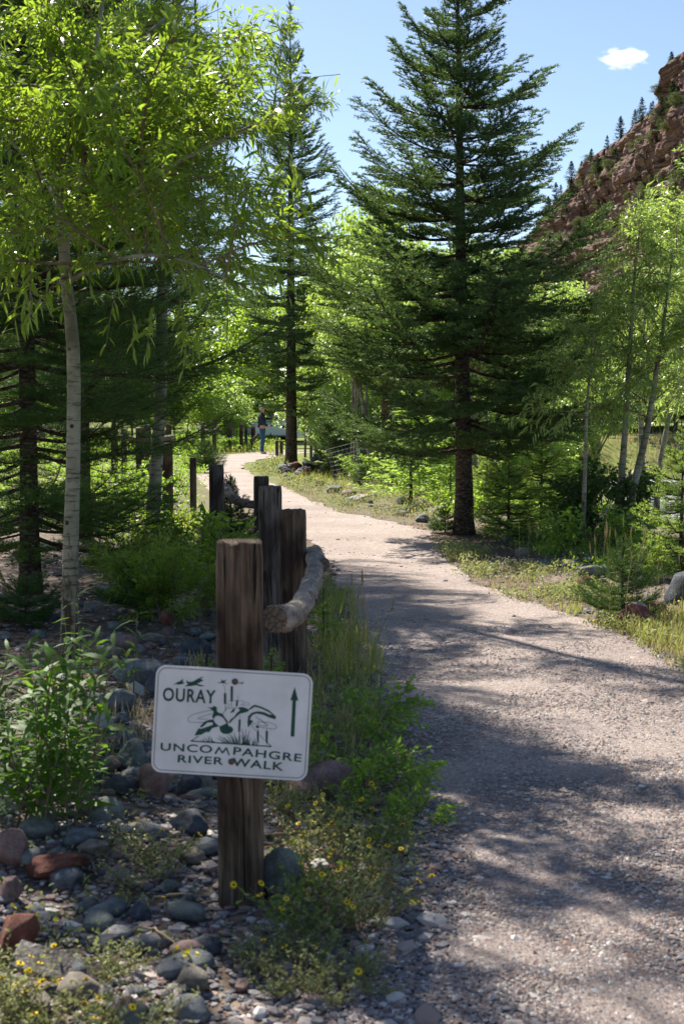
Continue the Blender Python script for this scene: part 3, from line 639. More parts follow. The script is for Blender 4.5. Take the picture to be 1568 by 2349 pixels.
# ================================================================ POSTS, RAILS, SIGN
def post_mesh(w, h, seed, groove=1.0, round_=.16, mat='post', segs=26):
    th = []; N_ = 72; pts = []
    for k in range(N_):
        a = 2*math.pi*(k+.5)/N_; c_, s_ = math.cos(a), math.sin(a); p = 7.0
        r_ = (abs(c_)**p+abs(s_)**p)**(-1/p); pts.append((c_*r_, s_*r_))
    pts = np.array(pts)*w/2; zs = np.linspace(-.12, h, segs); mb = MB(); V = []
    r_ = np.random.default_rng(seed); g = np.zeros(N_)
    for _ in range(int(9*groove)):
        c0 = r_.integers(N_); g[c0] += r_.uniform(.3, 1)
    for zc in zs:
        n_ = vnoise(np.stack([np.arange(N_)*.35, np.full(N_, zc*2.2), np.full(N_, seed)], 1), seed)
        cut = g*.0055*(.5+.5*vnoise(np.stack([np.full(N_, 3.3), np.full(N_, zc*3), np.arange(N_)*.9], 1), seed+2))
        k = 1-np.maximum(cut, 0)*groove/(w/2)*1.5+n_*.012
        top = max(0, 1-(h-zc)/.012); P = pts*k[:, None]*(1-.04*top)
        zt = np.full(N_, zc)+(.006*n_ if zc == zs[-1] else 0)+(pts[:, 0]*r_.uniform(-.02, .02) if False else 0)
        V.append(np.column_stack([P, zt]))
    i = np.arange(segs-1)[:, None]*N_; j = np.arange(N_)[None]; j2 = (j+1) % N_
    VV = np.concatenate(V); mb.add(VV, [np.stack([i+j, i+j2, i+N_+j2, i+N_+j], -1).reshape(-1, 4)], 0)
    mb.add(V[-1]*[.90, .90, 1]+[0, 0, .004], [[list(range(N_))]], 0)
    T0 = V[-1]; T1 = V[-1]*[.90, .90, 1]+[0, 0, .004]; jj = np.arange(N_)
    mb.add(np.concatenate([T0, T1]), [np.stack([jj, (jj+1) % N_, N_+(jj+1) % N_, N_+jj], -1)], 0)
    return mb.mesh('post', [M[mat]], True)
SIGN_D = 4.03
def post(cx, topy, d, wpx, label, seed, mat='post', rz=0, lean=0, group=None, basez=None):
    p = at(cx, topy, d); x = p.x; b = gz((x, d)); h = p.z-b; w_ = wpx/FPX*d
    o = obj('wooden_post', post_mesh(w_, h, seed, mat=mat), loc=(x, d+w_/2, b), rot=(0, R(lean), rz)); tag(o, label, 'post', group); return o
post(545.5, 1249, SIGN_D, 108, 'front weathered square post that carries the white trail sign', 1, rz=R(3))
post(671, 1173, 7.5, 59, 'dark square post directly behind the sign post, touched by the grey driftwood rail', 2, rz=R(-4))
post(618, 1118, 8.4, 53, 'tall brown post standing between the two nearest dark posts', 3, 'post_grey', rz=R(6))
post(598, 1094, 13.2, 33, 'thin grey post peeking out behind the tall brown one, right end of the far rail', 4, 'post_grey', rz=R(12))
post(495, 1067, 13.4, 34, 'separate grey post at left end of the far curved rail', 5, 'post_grey', rz=R(4))
FP = [(383, 1017, 20, 23, 'dark post under the fir branches, right of the second pale trunk'), (442, 1050, 20.5, 15, 'thin dark post at the left path edge beyond the separate grey post'),
      (320, 982, 24, 19, 'brown sunlit post left of the second pale trunk'), (337, 975, 30, 15, 'pale thin post just right of the brown sunlit one'),
      (261, 977, 32, 15, 'post at left end of the distant rail under the fir branches'), (283, 984, 33, 12, 'short post beside the left distant rail end'), (386, 973, 36, 12, 'distant post right of the pale trunk under leaves'),
      (465, 970, 49, 9, 'left post of the distant pair with a cross rail left of the man'), (491, 968, 50, 9, 'right post of the distant pair with a cross rail left of the man'),
      (528, 972, 54, 8, 'distant post behind the pair, first toward the man'), (553, 973, 55, 8, 'distant tall post next along toward the man'), (564, 978, 57, 7, 'distant short post near the man'), (580, 980, 56, 10, 'thick distant post closest to the man on his left'),
      (635, 1011, 49, 8, 'short post at the path edge right of the man'), (645, 1012, 49.5, 8, 'short post touching the tall fir trunk, right of the man')]
for k, (cx, ty, d, wp, lb) in enumerate(FP): post(cx, ty, d, wp, lb, 20+k, 'post_grey' if k % 2 else 'post')
def rail(pts, rad, label, seed, sides=14, knots=True):
    P = spline([at(*p) for p in pts], 40); mb = MB(); n_ = len(P); rv = rad*(1+.13*vnoise(np.stack([np.arange(n_)*.35, np.full(n_, seed*1.), np.zeros(n_)], 1), seed))
    b = P[0].copy(); tube(mb, P-b, rv, sides, 0, cap=False, rough=.14, seed=seed)
    o = obj('log_rail', mb.mesh('rail', [M['drift']]), loc=b); tag(o, label, 'log')
    for e, s in ((0, 1), (-1, -1)):
        mb = MB(); t = norm((P[1]-P[0])[None])[0] if e == 0 else norm((P[-1]-P[-2])[None])[0]
        tube(mb, [t*(-.006 if e == 0 else .006), t*0], [rv[e]*.93, rv[e]*1.02], 20, 0); obj('cut_end', mb.mesh('cut_end', [M['endgrain']], False), o, loc=P[e]-b)
    if knots:
        for k in (9, 17, 25):
            mb = MB(); q = P[k]-b; a = rr.uniform(-.5, 2.2); dv = np.array([math.cos(a), 0, math.sin(a)]); tube(mb, [q+dv*rad*.5, q+dv*rad*1.18], [rad*.5, rad*.3], 8, 0, rough=.2, seed=k); obj('knot', mb.mesh('knot', [M['drift']]), o)
    return o
rail([(628, 1420, 4.12), (664, 1414, 4.45), (694, 1384, 5.1), (714, 1338, 6.1), (722, 1298, 7.0), (712, 1270, 7.9)], .041, 'gnarled grey driftwood rail with cut end beside the sign post', 3)
rail([(742, 1296, 6.95), (736, 1290, 7.6), (724, 1262, 9.4)], .032, 'stub of second rail log behind the gnarled driftwood rail', 5, knots=False)
rail([(500, 1114, 14.2), (516, 1119, 13.9), (532, 1140, 13.6), (552, 1152, 13.5), (590, 1160, 13.5)], .043, 'curved grey rail log between the separate post and its neighbour', 6, knots=False)
rail([(245, 997, 31), (262, 1006, 31.5), (290, 1005, 32), (318, 1012, 33)], .07, 'distant horizontal log under the dark fir branches', 8, knots=False)
rail([(330, 1010, 30), (360, 1008, 31), (398, 1002, 32)], .055, 'distant crooked log behind the second pale trunk', 9, knots=False)
rail([(470, 989, 49.5), (485, 993, 49.4), (503, 983, 49.4)], .08, 'short distant cross rail on the pair of posts left of the man', 10, knots=False)
rail([(575, 1012, 56), (592, 998, 55)], .07, 'slanting far rail on the thick post near the man', 11, knots=False)
rail([(12, 1022, 22), (28, 1003, 22), (52, 996, 22), (90, 1000, 22.5)], .10, 'silver curved log at the far left behind the dark fir', 12, knots=False)
# plank on the ground, lower left
mb = MB(); w_, l_ = .045, .115; box(mb, (-l_, -w_, 0), (l_, w_, .018)); p = G(131, 2262); p2 = obj('wooden_plank', mb.mesh('plank', [M['plank']], False), loc=(p.x, p.y, p.z+.045), rot=(R(24), R(13), R(-8)))
bv = p2.modifiers.new('bevel', 'BEVEL'); bv.width = .002; tag(p2, 'short weathered grey board lying tilted on the ground at lower left', 'plank')

# trail sign
th = math.radians(3.53); cth, sth = math.cos(th), math.sin(th); SC = 3155.0
def sl(u, v):                              # sign picture -> panel coordinates (metres, a right, b up)
    dx, dy = u-778, v-608; return ((dx*cth+dy*sth)/SC, -(-dx*sth+dy*cth)/SC)
pc = at(531.8, 1658.5, SIGN_D-.012)
sign = empty('trail_sign', pc, 'white trail sign with green lettering, ducks and fish bolted to the front post', 'sign'); sign.rotation_euler = (0, th, 0)
def rrect(hw, hh, r_, n_=10):
    P = []
    for (cx, cy, a0) in ((hw-r_, hh-r_, 0), (-hw+r_, hh-r_, 90), (-hw+r_, -hh+r_, 180), (hw-r_, -hh+r_, 270)):
        for k in range(n_+1): a = R(a0+90*k/n_); P.append((cx+r_*math.cos(a), cy+r_*math.sin(a)))
    return P
HW, HH = .2240, .1555
def plate(name, outline, y0, y1, mat, inner=None):
    mb = MB(); n_ = len(outline); F_ = np.array([(a, y0, b) for a, b in outline]); Bk = np.array([(a, y1, b) for a, b in outline]); jj = np.arange(n_); j2 = (jj+1) % n_
    if inner is None:
        mb.add(F_, [[list(range(n_))]]); mb.add(Bk, [[list(range(n_))[::-1]]]); mb.add(np.concatenate([F_, Bk]), [np.stack([jj, j2, n_+j2, n_+jj], -1)])
    else:
        I_ = np.array([(a, y0, b) for a, b in inner]); mb.add(np.concatenate([F_, I_]), [np.stack([jj, j2, n_+j2, n_+jj], -1)])
    return obj(name, mb.mesh(name, [M[mat]], False), sign)
plate('panel', rrect(HW, HH, .030), -.001, .001, 'panel')
plate('border', rrect(HW-.0065, HH-.0065, .0245), -.0016, 0, 'green', rrect(HW-.0083, HH-.0083, .0228))
YP = -.0017
def poly(mb, pts): P = [sl(*p) for p in pts]; mb.add([(a, YP, b) for a, b in P], [[list(range(len(P)))]])
def line(mb, pts, w_=4, curve=True, w1=None):
    P = spline([(a, b, 0) for a, b in pts], max(2, len(pts)*5) if curve and len(pts) > 2 else len(pts))[:, :2]; T = norm(np.gradient(P, axis=0)); Nn = np.stack([-T[:, 1], T[:, 0]], 1)
    ww = np.linspace(w_, w_ if w1 is None else w1, len(P))[:, None]/2; L_, R_ = P+Nn*ww, P-Nn*ww; V = []
    for q in np.concatenate([L_, R_]): a, b = sl(*q); V.append((a, YP-.00015*(len(mb.v) % 2), b))
    k = np.arange(len(P)-1); mb.add(V, [np.stack([k, k+1, len(P)+k+1, len(P)+k], -1)])
mb = MB()
poly(mb, [(1345, 278), (1378, 405), (1357, 400), (1341, 732), (1307, 730), (1325, 398), (1305, 402)]); obj('arrow', mb.mesh('arrow', [M['green']], False), sign)
mb = MB()
for P in ([(245, 260), (290, 235), (320, 222), (342, 202), (340, 232), (356, 246), (330, 252), (300, 258), (270, 252)],
          [(355, 275), (388, 250), (370, 240), (372, 218), (395, 232), (430, 228), (470, 205), (528, 180), (500, 208), (530, 215), (490, 238), (468, 250), (537, 268), (500, 274), (460, 262), (420, 270), (380, 272)],
          [(648, 242), (690, 228), (680, 206), (706, 222), (735, 208), (716, 236), (746, 253), (700, 243), (670, 243)], [(828, 241), (868, 238), (886, 230), (882, 249), (850, 247)],
          [(708, 335), (729, 335), (728, 434), (708, 432)], [(769, 272), (791, 272), (788, 410), (768, 408)], [(822, 400), (838, 405), (829, 457), (812, 453)], [(840, 575), (859, 577), (852, 690), (834, 688)],
          [(1004, 682), (1022, 682), (1020, 786), (1004, 785)], [(1083, 678), (1103, 680), (1100, 788), (1081, 786)], [(1000, 630), (1022, 634), (1016, 658), (990, 645)],
          [(555, 463), (598, 466), (612, 454), (632, 454), (646, 470), (642, 498), (660, 513), (690, 520), (722, 565), (747, 598), (735, 614), (700, 560), (665, 540), (630, 545), (612, 575), (600, 545), (615, 505), (600, 490), (585, 475)],
          [(612, 575), (625, 602), (650, 625), (668, 635), (600, 655), (575, 690), (545, 690), (500, 715), (442, 722), (450, 700), (478, 655), (500, 660), (560, 640), (610, 622), (604, 602), (560, 602), (505, 650), (490, 640), (530, 595), (570, 578)],
          [(748, 606), (765, 575), (800, 550), (820, 520), (850, 492), (835, 465), (880, 460), (937, 485), (925, 502), (885, 515), (852, 522), (812, 557), (785, 580), (760, 610)], [(762, 517), (790, 478), (812, 477), (795, 508)],
          [(665, 640), (740, 606), (750, 634), (775, 640), (792, 665), (780, 692), (745, 708), (700, 706), (672, 682)],
          [(930, 482), (955, 455), (985, 440), (1050, 460), (1110, 488), (1178, 550), (1170, 574), (1120, 560), (1060, 532), (1000, 520), (962, 536), (940, 572), (972, 590), (925, 648), (918, 600), (925, 545), (960, 512), (1010, 500), (1070, 508), (1120, 532), (1140, 528), (1095, 500), (1045, 475), (985, 458), (945, 485)]):
    PN = PN[1:] if 'PN' in dir() else ['bird']*4+['cattail']*7+['duck_head', 'duck_wing', 'duck_wing', 'duck_wing', 'duck_tail', 'fish']; mb = MB(); poly(mb, P); obj(PN[0], mb.mesh(PN[0], [M['green']], False), sign)
for P, w_ in (([(404, 771), (1136, 823)], 11), ([(408, 772), (478, 728)], 7), ([(1132, 822), (1096, 785)], 7), ([(716, 335), (718, 290), (698, 248)], 3), ([(720, 432), (722, 500)], 4), ([(778, 408), (774, 462)], 4), ([(838, 355), (832, 405)], 3),
              ([(848, 690), (836, 790)], 6), ([(856, 530), (850, 576)], 3), ([(1012, 785), (1012, 808)], 4), ([(1018, 560), (1014, 682)], 3), ([(1092, 786), (1086, 815)], 4), ([(1040, 570), (1090, 640), (1094, 680)], 3),
              ([(603, 488), (520, 504), (430, 530), (388, 562), (388, 588), (430, 601), (532, 602)], 4), ([(600, 520), (520, 545), (470, 568), (560, 571)], 3.5), ([(735, 405), (790, 404), (850, 402), (925, 425), (930, 445), (860, 440), (900, 425)], 3), ([(725, 470), (755, 440), (720, 420)], 3),
              ([(990, 545), (1050, 590), (1105, 625), (1060, 635), (975, 612), (960, 632), (985, 665), (1010, 680)], 3.5), ([(1010, 598), (1100, 600), (1165, 622), (1182, 645), (1150, 660), (1060, 650), (1000, 636)], 3.5), ([(690, 540), (735, 475), (830, 470)], 4), ([(1030, 718), (1072, 765)], 4), ([(730, 640), (740, 680)], 4)):
    mb = MB(); line(mb, P, w_); obj('outline', mb.mesh('outline', [M['green']], False), sign)
for x0, y0, x1, y1 in ((530, 780, 500, 752), (560, 783, 525, 738), (575, 783, 560, 722), (600, 785, 578, 728), (620, 786, 585, 765), (705, 790, 640, 742), (725, 791, 655, 720), (742, 792, 690, 722), (760, 793, 705, 745), (775, 794, 725, 715), (795, 796, 745, 700), (800, 796, 770, 705), (815, 797, 795, 690), (828, 798, 812, 735),
                       (850, 800, 842, 700), (880, 802, 860, 715), (885, 802, 868, 655), (895, 803, 905, 660), (905, 803, 940, 670), (915, 804, 920, 720), (925, 805, 945, 735), (870, 801, 900, 720), (935, 805, 925, 765), (965, 808, 960, 762), (975, 808, 985, 740), (1000, 810, 980, 770)):
    mb = MB(); line(mb, [(x0, y0), ((x0*.6+x1*.4)+3, y0*.5+y1*.5), (x1, y1)], 13, True, 2); obj('reed', mb.mesh('reed', [M['green']], False), sign)
def letters(txt, u0, v0, u1, v1, hgt, bold, name='lettering'):
    """one raised print per word, from picture point (u0,v0) lower left to (u1,v1) lower right"""
    cu = bpy.data.curves.new(name, 'FONT'); cu.body = txt; cu.offset = bold; cu.size = 1; cu.resolution_u = 6; cu.space_character = 1.12
    o = bpy.data.objects.new('tmp', cu); COL.objects.link(o); dg = bpy.context.evaluated_depsgraph_get(); me = bpy.data.meshes.new_from_object(o.evaluated_get(dg)); bpy.data.objects.remove(o)
    V = np.array([v.co[:] for v in me.vertices]); lo, hi = V.min(0), V.max(0)
    a0, b0 = sl(u0, v0); a1, b1 = sl(u1, v1); e = np.array([a1-a0, b1-b0]); up = np.array([-e[1], e[0]])/np.linalg.norm(e)
    s = (V[:, 0]-lo[0])/(hi[0]-lo[0]); t = (V[:, 1]-lo[1])/(hi[1]-lo[1])*hgt/SC
    for v, a, b in zip(me.vertices, s, t): q = np.array([a0, b0])+e*a+up*b; v.co = (q[0], YP-.0003, q[1])
    me.materials.clear(); me.materials.append(M['green']); return obj(name, me, sign)
letters('OURAY', 156, 405, 630, 432, 124, .022)
letters('UNCO', 132, 858, 598, 884, 72, .017); letters('PAHGRE', 787, 898, 1402, 965, 74, .017)
mb = MB(); line(mb, [(626, 890), (664, 828)], 17); line(mb, [(660, 826), (690, 882)], 13); line(mb, [(690, 882), (731, 832)], 17); line(mb, [(728, 832), (752, 902)], 13); obj('lettering', mb.mesh('lettering', [M['green']], False), sign)
letters('RIVER', 286, 968, 698, 992, 70, .02); letters('WALK', 775, 1000, 1240, 1046, 76, .02)
for u, v in ((808, 230), (772, 961)):
    a, b = sl(u, v); bm = bmesh.new(); bmesh.ops.create_uvsphere(bm, u_segments=14, v_segments=8, radius=.0095); me = bpy.data.meshes.new('bolt'); bm.to_mesh(me); bm.free(); me.materials.append(M['rust'])
    obj('bolt', me, sign, loc=(a, -.002, b), scale=(1, .5, 1))

# ================================================================ CONIFERS
def fir_branch(L, seed, nl=.045, dens=150, bare=.18, nw=.0042, fan=True, tips=True):
    """flat spray: axis +X, side shoots left and right, short shoots on those, needles swept up and forward"""
    r_ = np.random.default_rng(seed); mb = MB(); n_ = 14; t = np.linspace(0, 1, n_)
    ax = np.stack([t*L, .05*L*np.sin(t*3+seed)*t, L*(-.07*np.sin(t*np.pi)+.20*t**3)], 1)
    tube(mb, ax, np.linspace(.006+.010*L, .003, n_), 5, 0)
    seg = []                                            # (p0, p1)
    def at_ax(s): return np.array([np.interp(s, t, ax[:, k]) for k in range(3)])
    k0 = bare; ns = max(5, int(6+L*6.5)); S = np.linspace(k0, .97, ns)
    seg.append((at_ax(.35), at_ax(.7))); seg.append((at_ax(.7), at_ax(1)))
    for q, s in enumerate(S):
        for side in (-1, 1):
            if r_.random() < .08: continue
            s2 = min(.99, s+r_.uniform(-.02, .02)); l = L*(.36*(1-s2)**.5*min(1, .45+s2*1.6))+.07; l *= r_.uniform(.75, 1.15)
            a = side*R(r_.uniform(46, 70)-16*s2); p0 = at_ax(s2); d = np.array([math.cos(a), math.sin(a), r_.uniform(-.26, .22)]); p1 = p0+d*l*.55; p2 = p0+np.array([d[0]*1.12, d[1]*.9, d[2]+.10])*l
            tube(mb, [p0, p1, p2], [.004, .003, .0018], 3, 0, cap=False); seg += [(p0+(p1-p0)*.2, p1), (p1, p2)]
            m_ = int(l/.105)
            for j in range(m_):
                f = (j+1)/(m_+.6); b = p0+(p2-p0)*f
                for sd in (-1, 1):
                    if r_.random() < .15: continue
                    a2 = a+sd*R(r_.uniform(38, 58)); l2 = (l*(1-f)*.5+.035)*r_.uniform(.7, 1.2); seg.append((b, b+np.array([math.cos(a2), math.sin(a2), r_.uniform(-.12, .18)])*l2))
    P, D = [], []
    for p0, p1 in seg:
        d = p1-p0; l = np.linalg.norm(d); n2 = max(3, int(l*dens)); f = r_.random(n2)[:, None]; P.append(p0+d*f)
        u = d/l; s_ = np.cross(u, [0, 0, 1]); s_ /= np.linalg.norm(s_)+1e-9; up = np.cross(s_, u); a = r_.uniform(-.25, math.pi+.25, n2)[:, None]
        D.append(u*.40+s_*np.cos(a)*.85+up*np.sin(a)*.85)
        P.append(np.repeat(p1[None], 3, 0)); D.append(u+.5*r_.normal(size=(3, 3)))
    P, D = np.concatenate(P), np.concatenate(D)
    global rng
    rng = r_
    needles(mb, P, D, nl*r_.uniform(.7, 1.15, len(P)), nw, 1)
    return mb
FB = {}
def fb_set(key, mat, Ls, nl, dens, nw, seeds=3):
    FB[key] = [(L, [fir_branch(L, 50+int(L*100)+s, nl, dens, nw=nw).mesh('branch', [M['bark_fir'], M[mat]]) for s in range(seeds)]) for L in Ls]
fb_set('fir', 'fir', (.45, .95, 1.7), .036, 260, .0085)
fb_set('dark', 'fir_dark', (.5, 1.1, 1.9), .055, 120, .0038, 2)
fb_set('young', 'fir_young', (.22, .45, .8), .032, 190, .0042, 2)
def fir(label, base, H, prof, spacing=.26, nb=6, key='fir', rt=.1, elev=(40, -4), z0=.3, lean=(0, 0), seed=1, group=None, cat='fir tree', name='fir_tree', bark='bark_fir', tip=True, cones=0):
    """prof: list of (height, crown radius)"""
    r_ = np.random.default_rng(seed); root = empty(name, base, label, cat, group)
    zs = np.linspace(-.15, H, 26); P = np.stack([lean[0]*(zs/H), lean[1]*(zs/H), zs], 1); mb = MB()
    rad = rt*(1-zs/H*.96)*(1+.35*np.exp(-np.maximum(zs, 0)/.15))
    tube(mb, P, np.maximum(rad, .004), 14, 0, rough=.06, seed=seed); obj('trunk', mb.mesh('trunk', [M[bark]]), root)
    ph, pr = zip(*prof); zc = z0
    while zc < H-.03:
        rr_ = float(np.interp(zc, ph, pr)); f = zc/H; nbk = max(3, int(round(nb*(.75 if f > .8 else 1)))); a0 = r_.uniform(0, 6.28)
        for b in range(nbk):
            L = rr_*r_.uniform(.5, 1.15); 
            if L < .04: continue
            az = a0+b*6.283/nbk+r_.uniform(-.3, .3); dz = r_.uniform(-.4, .4)*spacing; el = elev[1]+(elev[0]-elev[1])*f**1.4+r_.uniform(-7, 7)
            LL, ms = min(FB[key], key=lambda q: abs(math.log(q[0]/L))); z_ = min(H-.02, max(.05, zc+dz)); q = z_/H
            obj('branch', ms[r_.integers(len(ms))], root, loc=(lean[0]*q, lean[1]*q, z_), rot=(r_.uniform(-.25, .25), -R(el), az), scale=(L/LL, L/LL*r_.uniform(.85, 1.1), L/LL*r_.uniform(.8, 1.3)))
        zc += spacing*(1-.45*f)*r_.uniform(.85, 1.15)
    if tip:
        LL, ms = FB[key][0]; obj('branch', ms[0], root, loc=(lean[0], lean[1], H-.12), rot=(0, -R(88), 0), scale=.55*min(1, H/2))
    return root
def gp(px, py): p = G(px, py); return (p.x, p.y, p.z)
b = gp(1064, 1218)
fir('large dark green fir with bare lower trunk standing at the right path bend', b, 7.15, [(.9, 1.5), (1.2, 1.85), (1.7, 2.2), (2.7, 1.95), (3.8, 1.6), (4.6, 1.22), (5.3, .92), (6.1, .55), (6.6, .5), (7.15, .1)], .30, 6, 'fir', .115, (27, -5), 1.0, (-.13, 0), 3)
b = gp(668, 1077)
fir('tall slender fir with open top rising behind the path right of the man', b, 11.7, [(.8, .5), (1.6, 1.2), (3, 1.7), (5, 1.6), (7, 1.35), (9, .9), (10.3, .45), (11.7, .12)], .42, 6, 'fir', .16, (42, -12), 1.7, (0, 0), 5)
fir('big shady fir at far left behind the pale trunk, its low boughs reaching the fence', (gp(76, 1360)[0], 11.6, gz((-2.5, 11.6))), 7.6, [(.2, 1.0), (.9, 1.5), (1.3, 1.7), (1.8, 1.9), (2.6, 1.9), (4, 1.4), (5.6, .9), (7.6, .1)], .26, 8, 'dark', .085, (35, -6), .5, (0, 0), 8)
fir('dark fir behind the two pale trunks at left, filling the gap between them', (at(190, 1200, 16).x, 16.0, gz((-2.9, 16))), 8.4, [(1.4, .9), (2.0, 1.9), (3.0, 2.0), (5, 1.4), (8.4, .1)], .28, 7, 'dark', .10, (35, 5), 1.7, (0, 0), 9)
0 and fir('dark conifer at the left picture edge behind the willow shoots', (at(-150, 1200, 13).x, 13.0, 0), 8.0, [(.8, 1.2), (1.6, 1.9), (5, 1.4), (8, .1)], .32, 7, 'dark', .09, (35, -4), .6, (0, 0), 12)
# low boughs and young firs: (label, base px, base py, top py, half width px, kind)
YF = [
 ('bright green layered young fir right of the big fir trunk', 1165, 1238, 1045, 88, 'young'), ('taller bright young fir with bare stem amid the sunny group right of the big fir', 1240, 1222, 1000, 92, 'young'),
 ('narrow sunny young fir just left of the slim pale trunk by the river', 1300, 1215, 1060, 60, 'young'), ('thin young fir immediately right of the big fir trunk', 1115, 1180, 1035, 56, 'young'),
 ('pale green fir with tiered boughs at the right picture edge', 1560, 1330, 985, 108, 'young'), ('low dark fir crouching left of the pale edge fir', 1425, 1425, 1232, 100, 'dark'),
 ('small fir behind the low dark one with lit tops', 1480, 1330, 1235, 62, 'young'), ('dense conical fir right of the tall slender trunk', 768, 1092, 905, 70, 'fir'),
 ('tiny blue green fir at the foot of the wire cage', 830, 1122, 1068, 28, 'fir'), ('small bushy fir left of the big fir trunk', 1022, 1138, 1066, 42, 'young'), ('little fir among shrubs left of the bushy one', 950, 1128, 1085, 26, 'young'),
 ('small fir with blue green boughs behind the separate grey post', 530, 1272, 1090, 74, 'fir'), ('young fir beside the dark square post at the path edge', 742, 1478, 1350, 44, 'young'),
 ('low spreading fir under the second pale trunk', 318, 1405, 1290, 100, 'dark'), ('low dark fir clump at the foot of the big shady fir', 60, 1440, 1318, 110, 'dark'), ('tiny bright fir seedling among stones left of the sign', 186, 1775, 1694, 30, 'young'),
 ('bright fir seedling peeking out left of the post above the sign', 474, 1540, 1478, 24, 'young'), ('little fir seedling between the front post and the dark post', 622, 1580, 1440, 30, 'young'), ('small fir at the fence line under the dark boughs', 470, 1085, 1010, 50, 'dark'),
 ('young fir growing right at the roots of the big fir', 1020, 1222, 1160, 40, 'fir'), ('short fir in shade behind the split stump', 1300, 1262, 1180, 60, 'dark')]
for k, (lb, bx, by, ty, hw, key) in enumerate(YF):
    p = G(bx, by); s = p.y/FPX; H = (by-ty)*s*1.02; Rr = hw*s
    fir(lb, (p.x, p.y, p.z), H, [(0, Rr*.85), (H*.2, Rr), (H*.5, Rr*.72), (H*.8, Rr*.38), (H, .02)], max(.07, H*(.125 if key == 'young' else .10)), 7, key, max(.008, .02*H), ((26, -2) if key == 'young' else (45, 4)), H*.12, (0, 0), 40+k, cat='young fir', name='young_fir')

# whole far conifer as one crown mesh
def far_fir_mesh(seed, mat='fir_far', nbr=170, wide=.2):
    r_ = np.random.default_rng(seed); mb = MB(); H = 1.0
    Ps, Ds, Ls = [], [], []
    for k in range(nbr):
        f = r_.random()**.8; zc = .08+.9*f; L = wide*(1-f)**.85*r_.uniform(.7, 1.15)+.012; a = r_.uniform(0, 6.28); n2 = int(26*(L/wide)+6); s = r_.random(n2)
        d = np.array([math.cos(a), math.sin(a), 0]); s2 = np.array([-d[1], d[0], 0]); lat = r_.uniform(-1, 1, n2)*L*.32*(1-s)
        Ps.append(np.array([0, 0, zc])+d*(s*L)[:, None]+s2*lat[:, None]+np.array([0, 0, 1])*((-.10+.25*s)*L*s+r_.normal(size=n2)*.006)[:, None]); Ds.append(d*.7+s2*np.sign(lat)[:, None]*.4+r_.normal(size=(n2, 3))*.35); Ls.append(np.full(n2, .022+.012*(1-f)))
    P, D, Ln = map(np.concatenate, (Ps, Ds, Ls)); global rng; rng = r_
    needles(mb, P, D, Ln, .012, 0); return mb.mesh('crown', [M[mat]])
FARF = [far_fir_mesh(200+k, 'fir_far') for k in range(3)]; FARF2 = [far_fir_mesh(210+k, 'fir', 260, .24) for k in range(2)]
mbt = MB(); tube(mbt, [(0, 0, -.02), (0, 0, .5), (0, 0, 1)], [.018, .010, .002], 6); FTR = mbt.mesh('trunk', [M['bark_fir']])
def far_fir(p, H, label, group=None, meshes=FARF, k=0, cat='conifer', w=1.0):
    root = empty('conifer', p, label, cat, group, rz=(k*2.1) % 6.28); obj('crown', meshes[k % len(meshes)], root, scale=(H*w, H*w, H)); obj('trunk', FTR, root, scale=H); return root

# ================================================================ BROADLEAVES
def leaf_branch(L, seed, ll=.085, lw=.016, ntw=14, gap=.022, mat='leaf', droop=.4, bark='twig'):
    r_ = np.random.default_rng(seed); mb = MB(); n_ = 12; t = np.linspace(0, 1, n_)
    ax = np.stack([t*L, .08*L*np.sin(t*2.6+seed), L*(.10*np.sin(t*2.2)-droop*.35*t**2.2)], 1); tube(mb, ax, np.linspace(.004+.006*L, .002, n_), 5, 0)
    at_ax = lambda s: np.array([np.interp(s, t, ax[:, k]) for k in range(3)]); tw = [np.array([at_ax(s) for s in np.linspace(.35, 1, 8)])]
    for q in range(ntw):
        s = .12+.86*(q+r_.random())/ntw; l = L*(.16+.26*(1-s))*r_.uniform(.7, 1.25)+.08; a = r_.uniform(0, 6.28); d = norm(np.array([[.8, math.cos(a)*.85, math.sin(a)*.6+.15]]))[0]; u = np.linspace(0, 1, 6)[:, None]
        P = at_ax(s)+d*l*u+np.array([0, 0, -1])*droop*l*.8*u**2.2; tube(mb, P, np.linspace(.0028, .0012, 6), 3, 0, cap=False); tw.append(P)
        if l > .3:
            for z in range(2): f = 2+z; d2 = norm(np.array([d+r_.normal(size=3)*.6]))[0]; l2 = l*.45; Q = P[f]+d2*l2*u+np.array([0, 0, -1])*droop*l2*u**2; tube(mb, Q, .0014, 3, 0, cap=False); tw.append(Q)
    P_, D_, N_ = [], [], []
    for P in tw:
        ln = np.linalg.norm(np.diff(P, axis=0), axis=1).sum(); m_ = max(4, int(ln/gap)); s = np.linspace(.08, 1, m_); x = np.stack([np.interp(s, np.linspace(0, 1, len(P)), P[:, k]) for k in range(3)], 1)
        tg = norm(np.gradient(x, axis=0)); sd = norm(np.cross(tg, r_.normal(size=(m_, 3)))); P_.append(x); D_.append(tg*.6+sd*.8+np.array([0, 0, -1])*r_.uniform(0, .9, (m_, 1))*droop*1.6); N_.append(r_.normal(size=(m_, 3))*.7+[0, 0, .8])
    P_, D_, N_ = map(np.concatenate, (P_, D_, N_)); global rng; rng = r_
    k = len(P_); leaves(mb, P_, D_, N_, ll*r_.uniform(.6, 1.25, k), lw*r_.uniform(.75, 1.2, k), 1, droop=r_.uniform(.05, .5, (k, 1)))
    return mb.mesh('branch', [M[bark], M[mat]]), (P_, D_, N_)
LB = {}
def lb_set(key, Ls, seeds, **kw): LB[key] = [(L, [leaf_branch(L, 300+int(L*50)+s, **kw)[0] for s in range(seeds)]) for L in Ls]
lb_set('willow', (.7, 1.3), 3, ll=.078, lw=.0155, ntw=18, gap=.021, droop=.25)
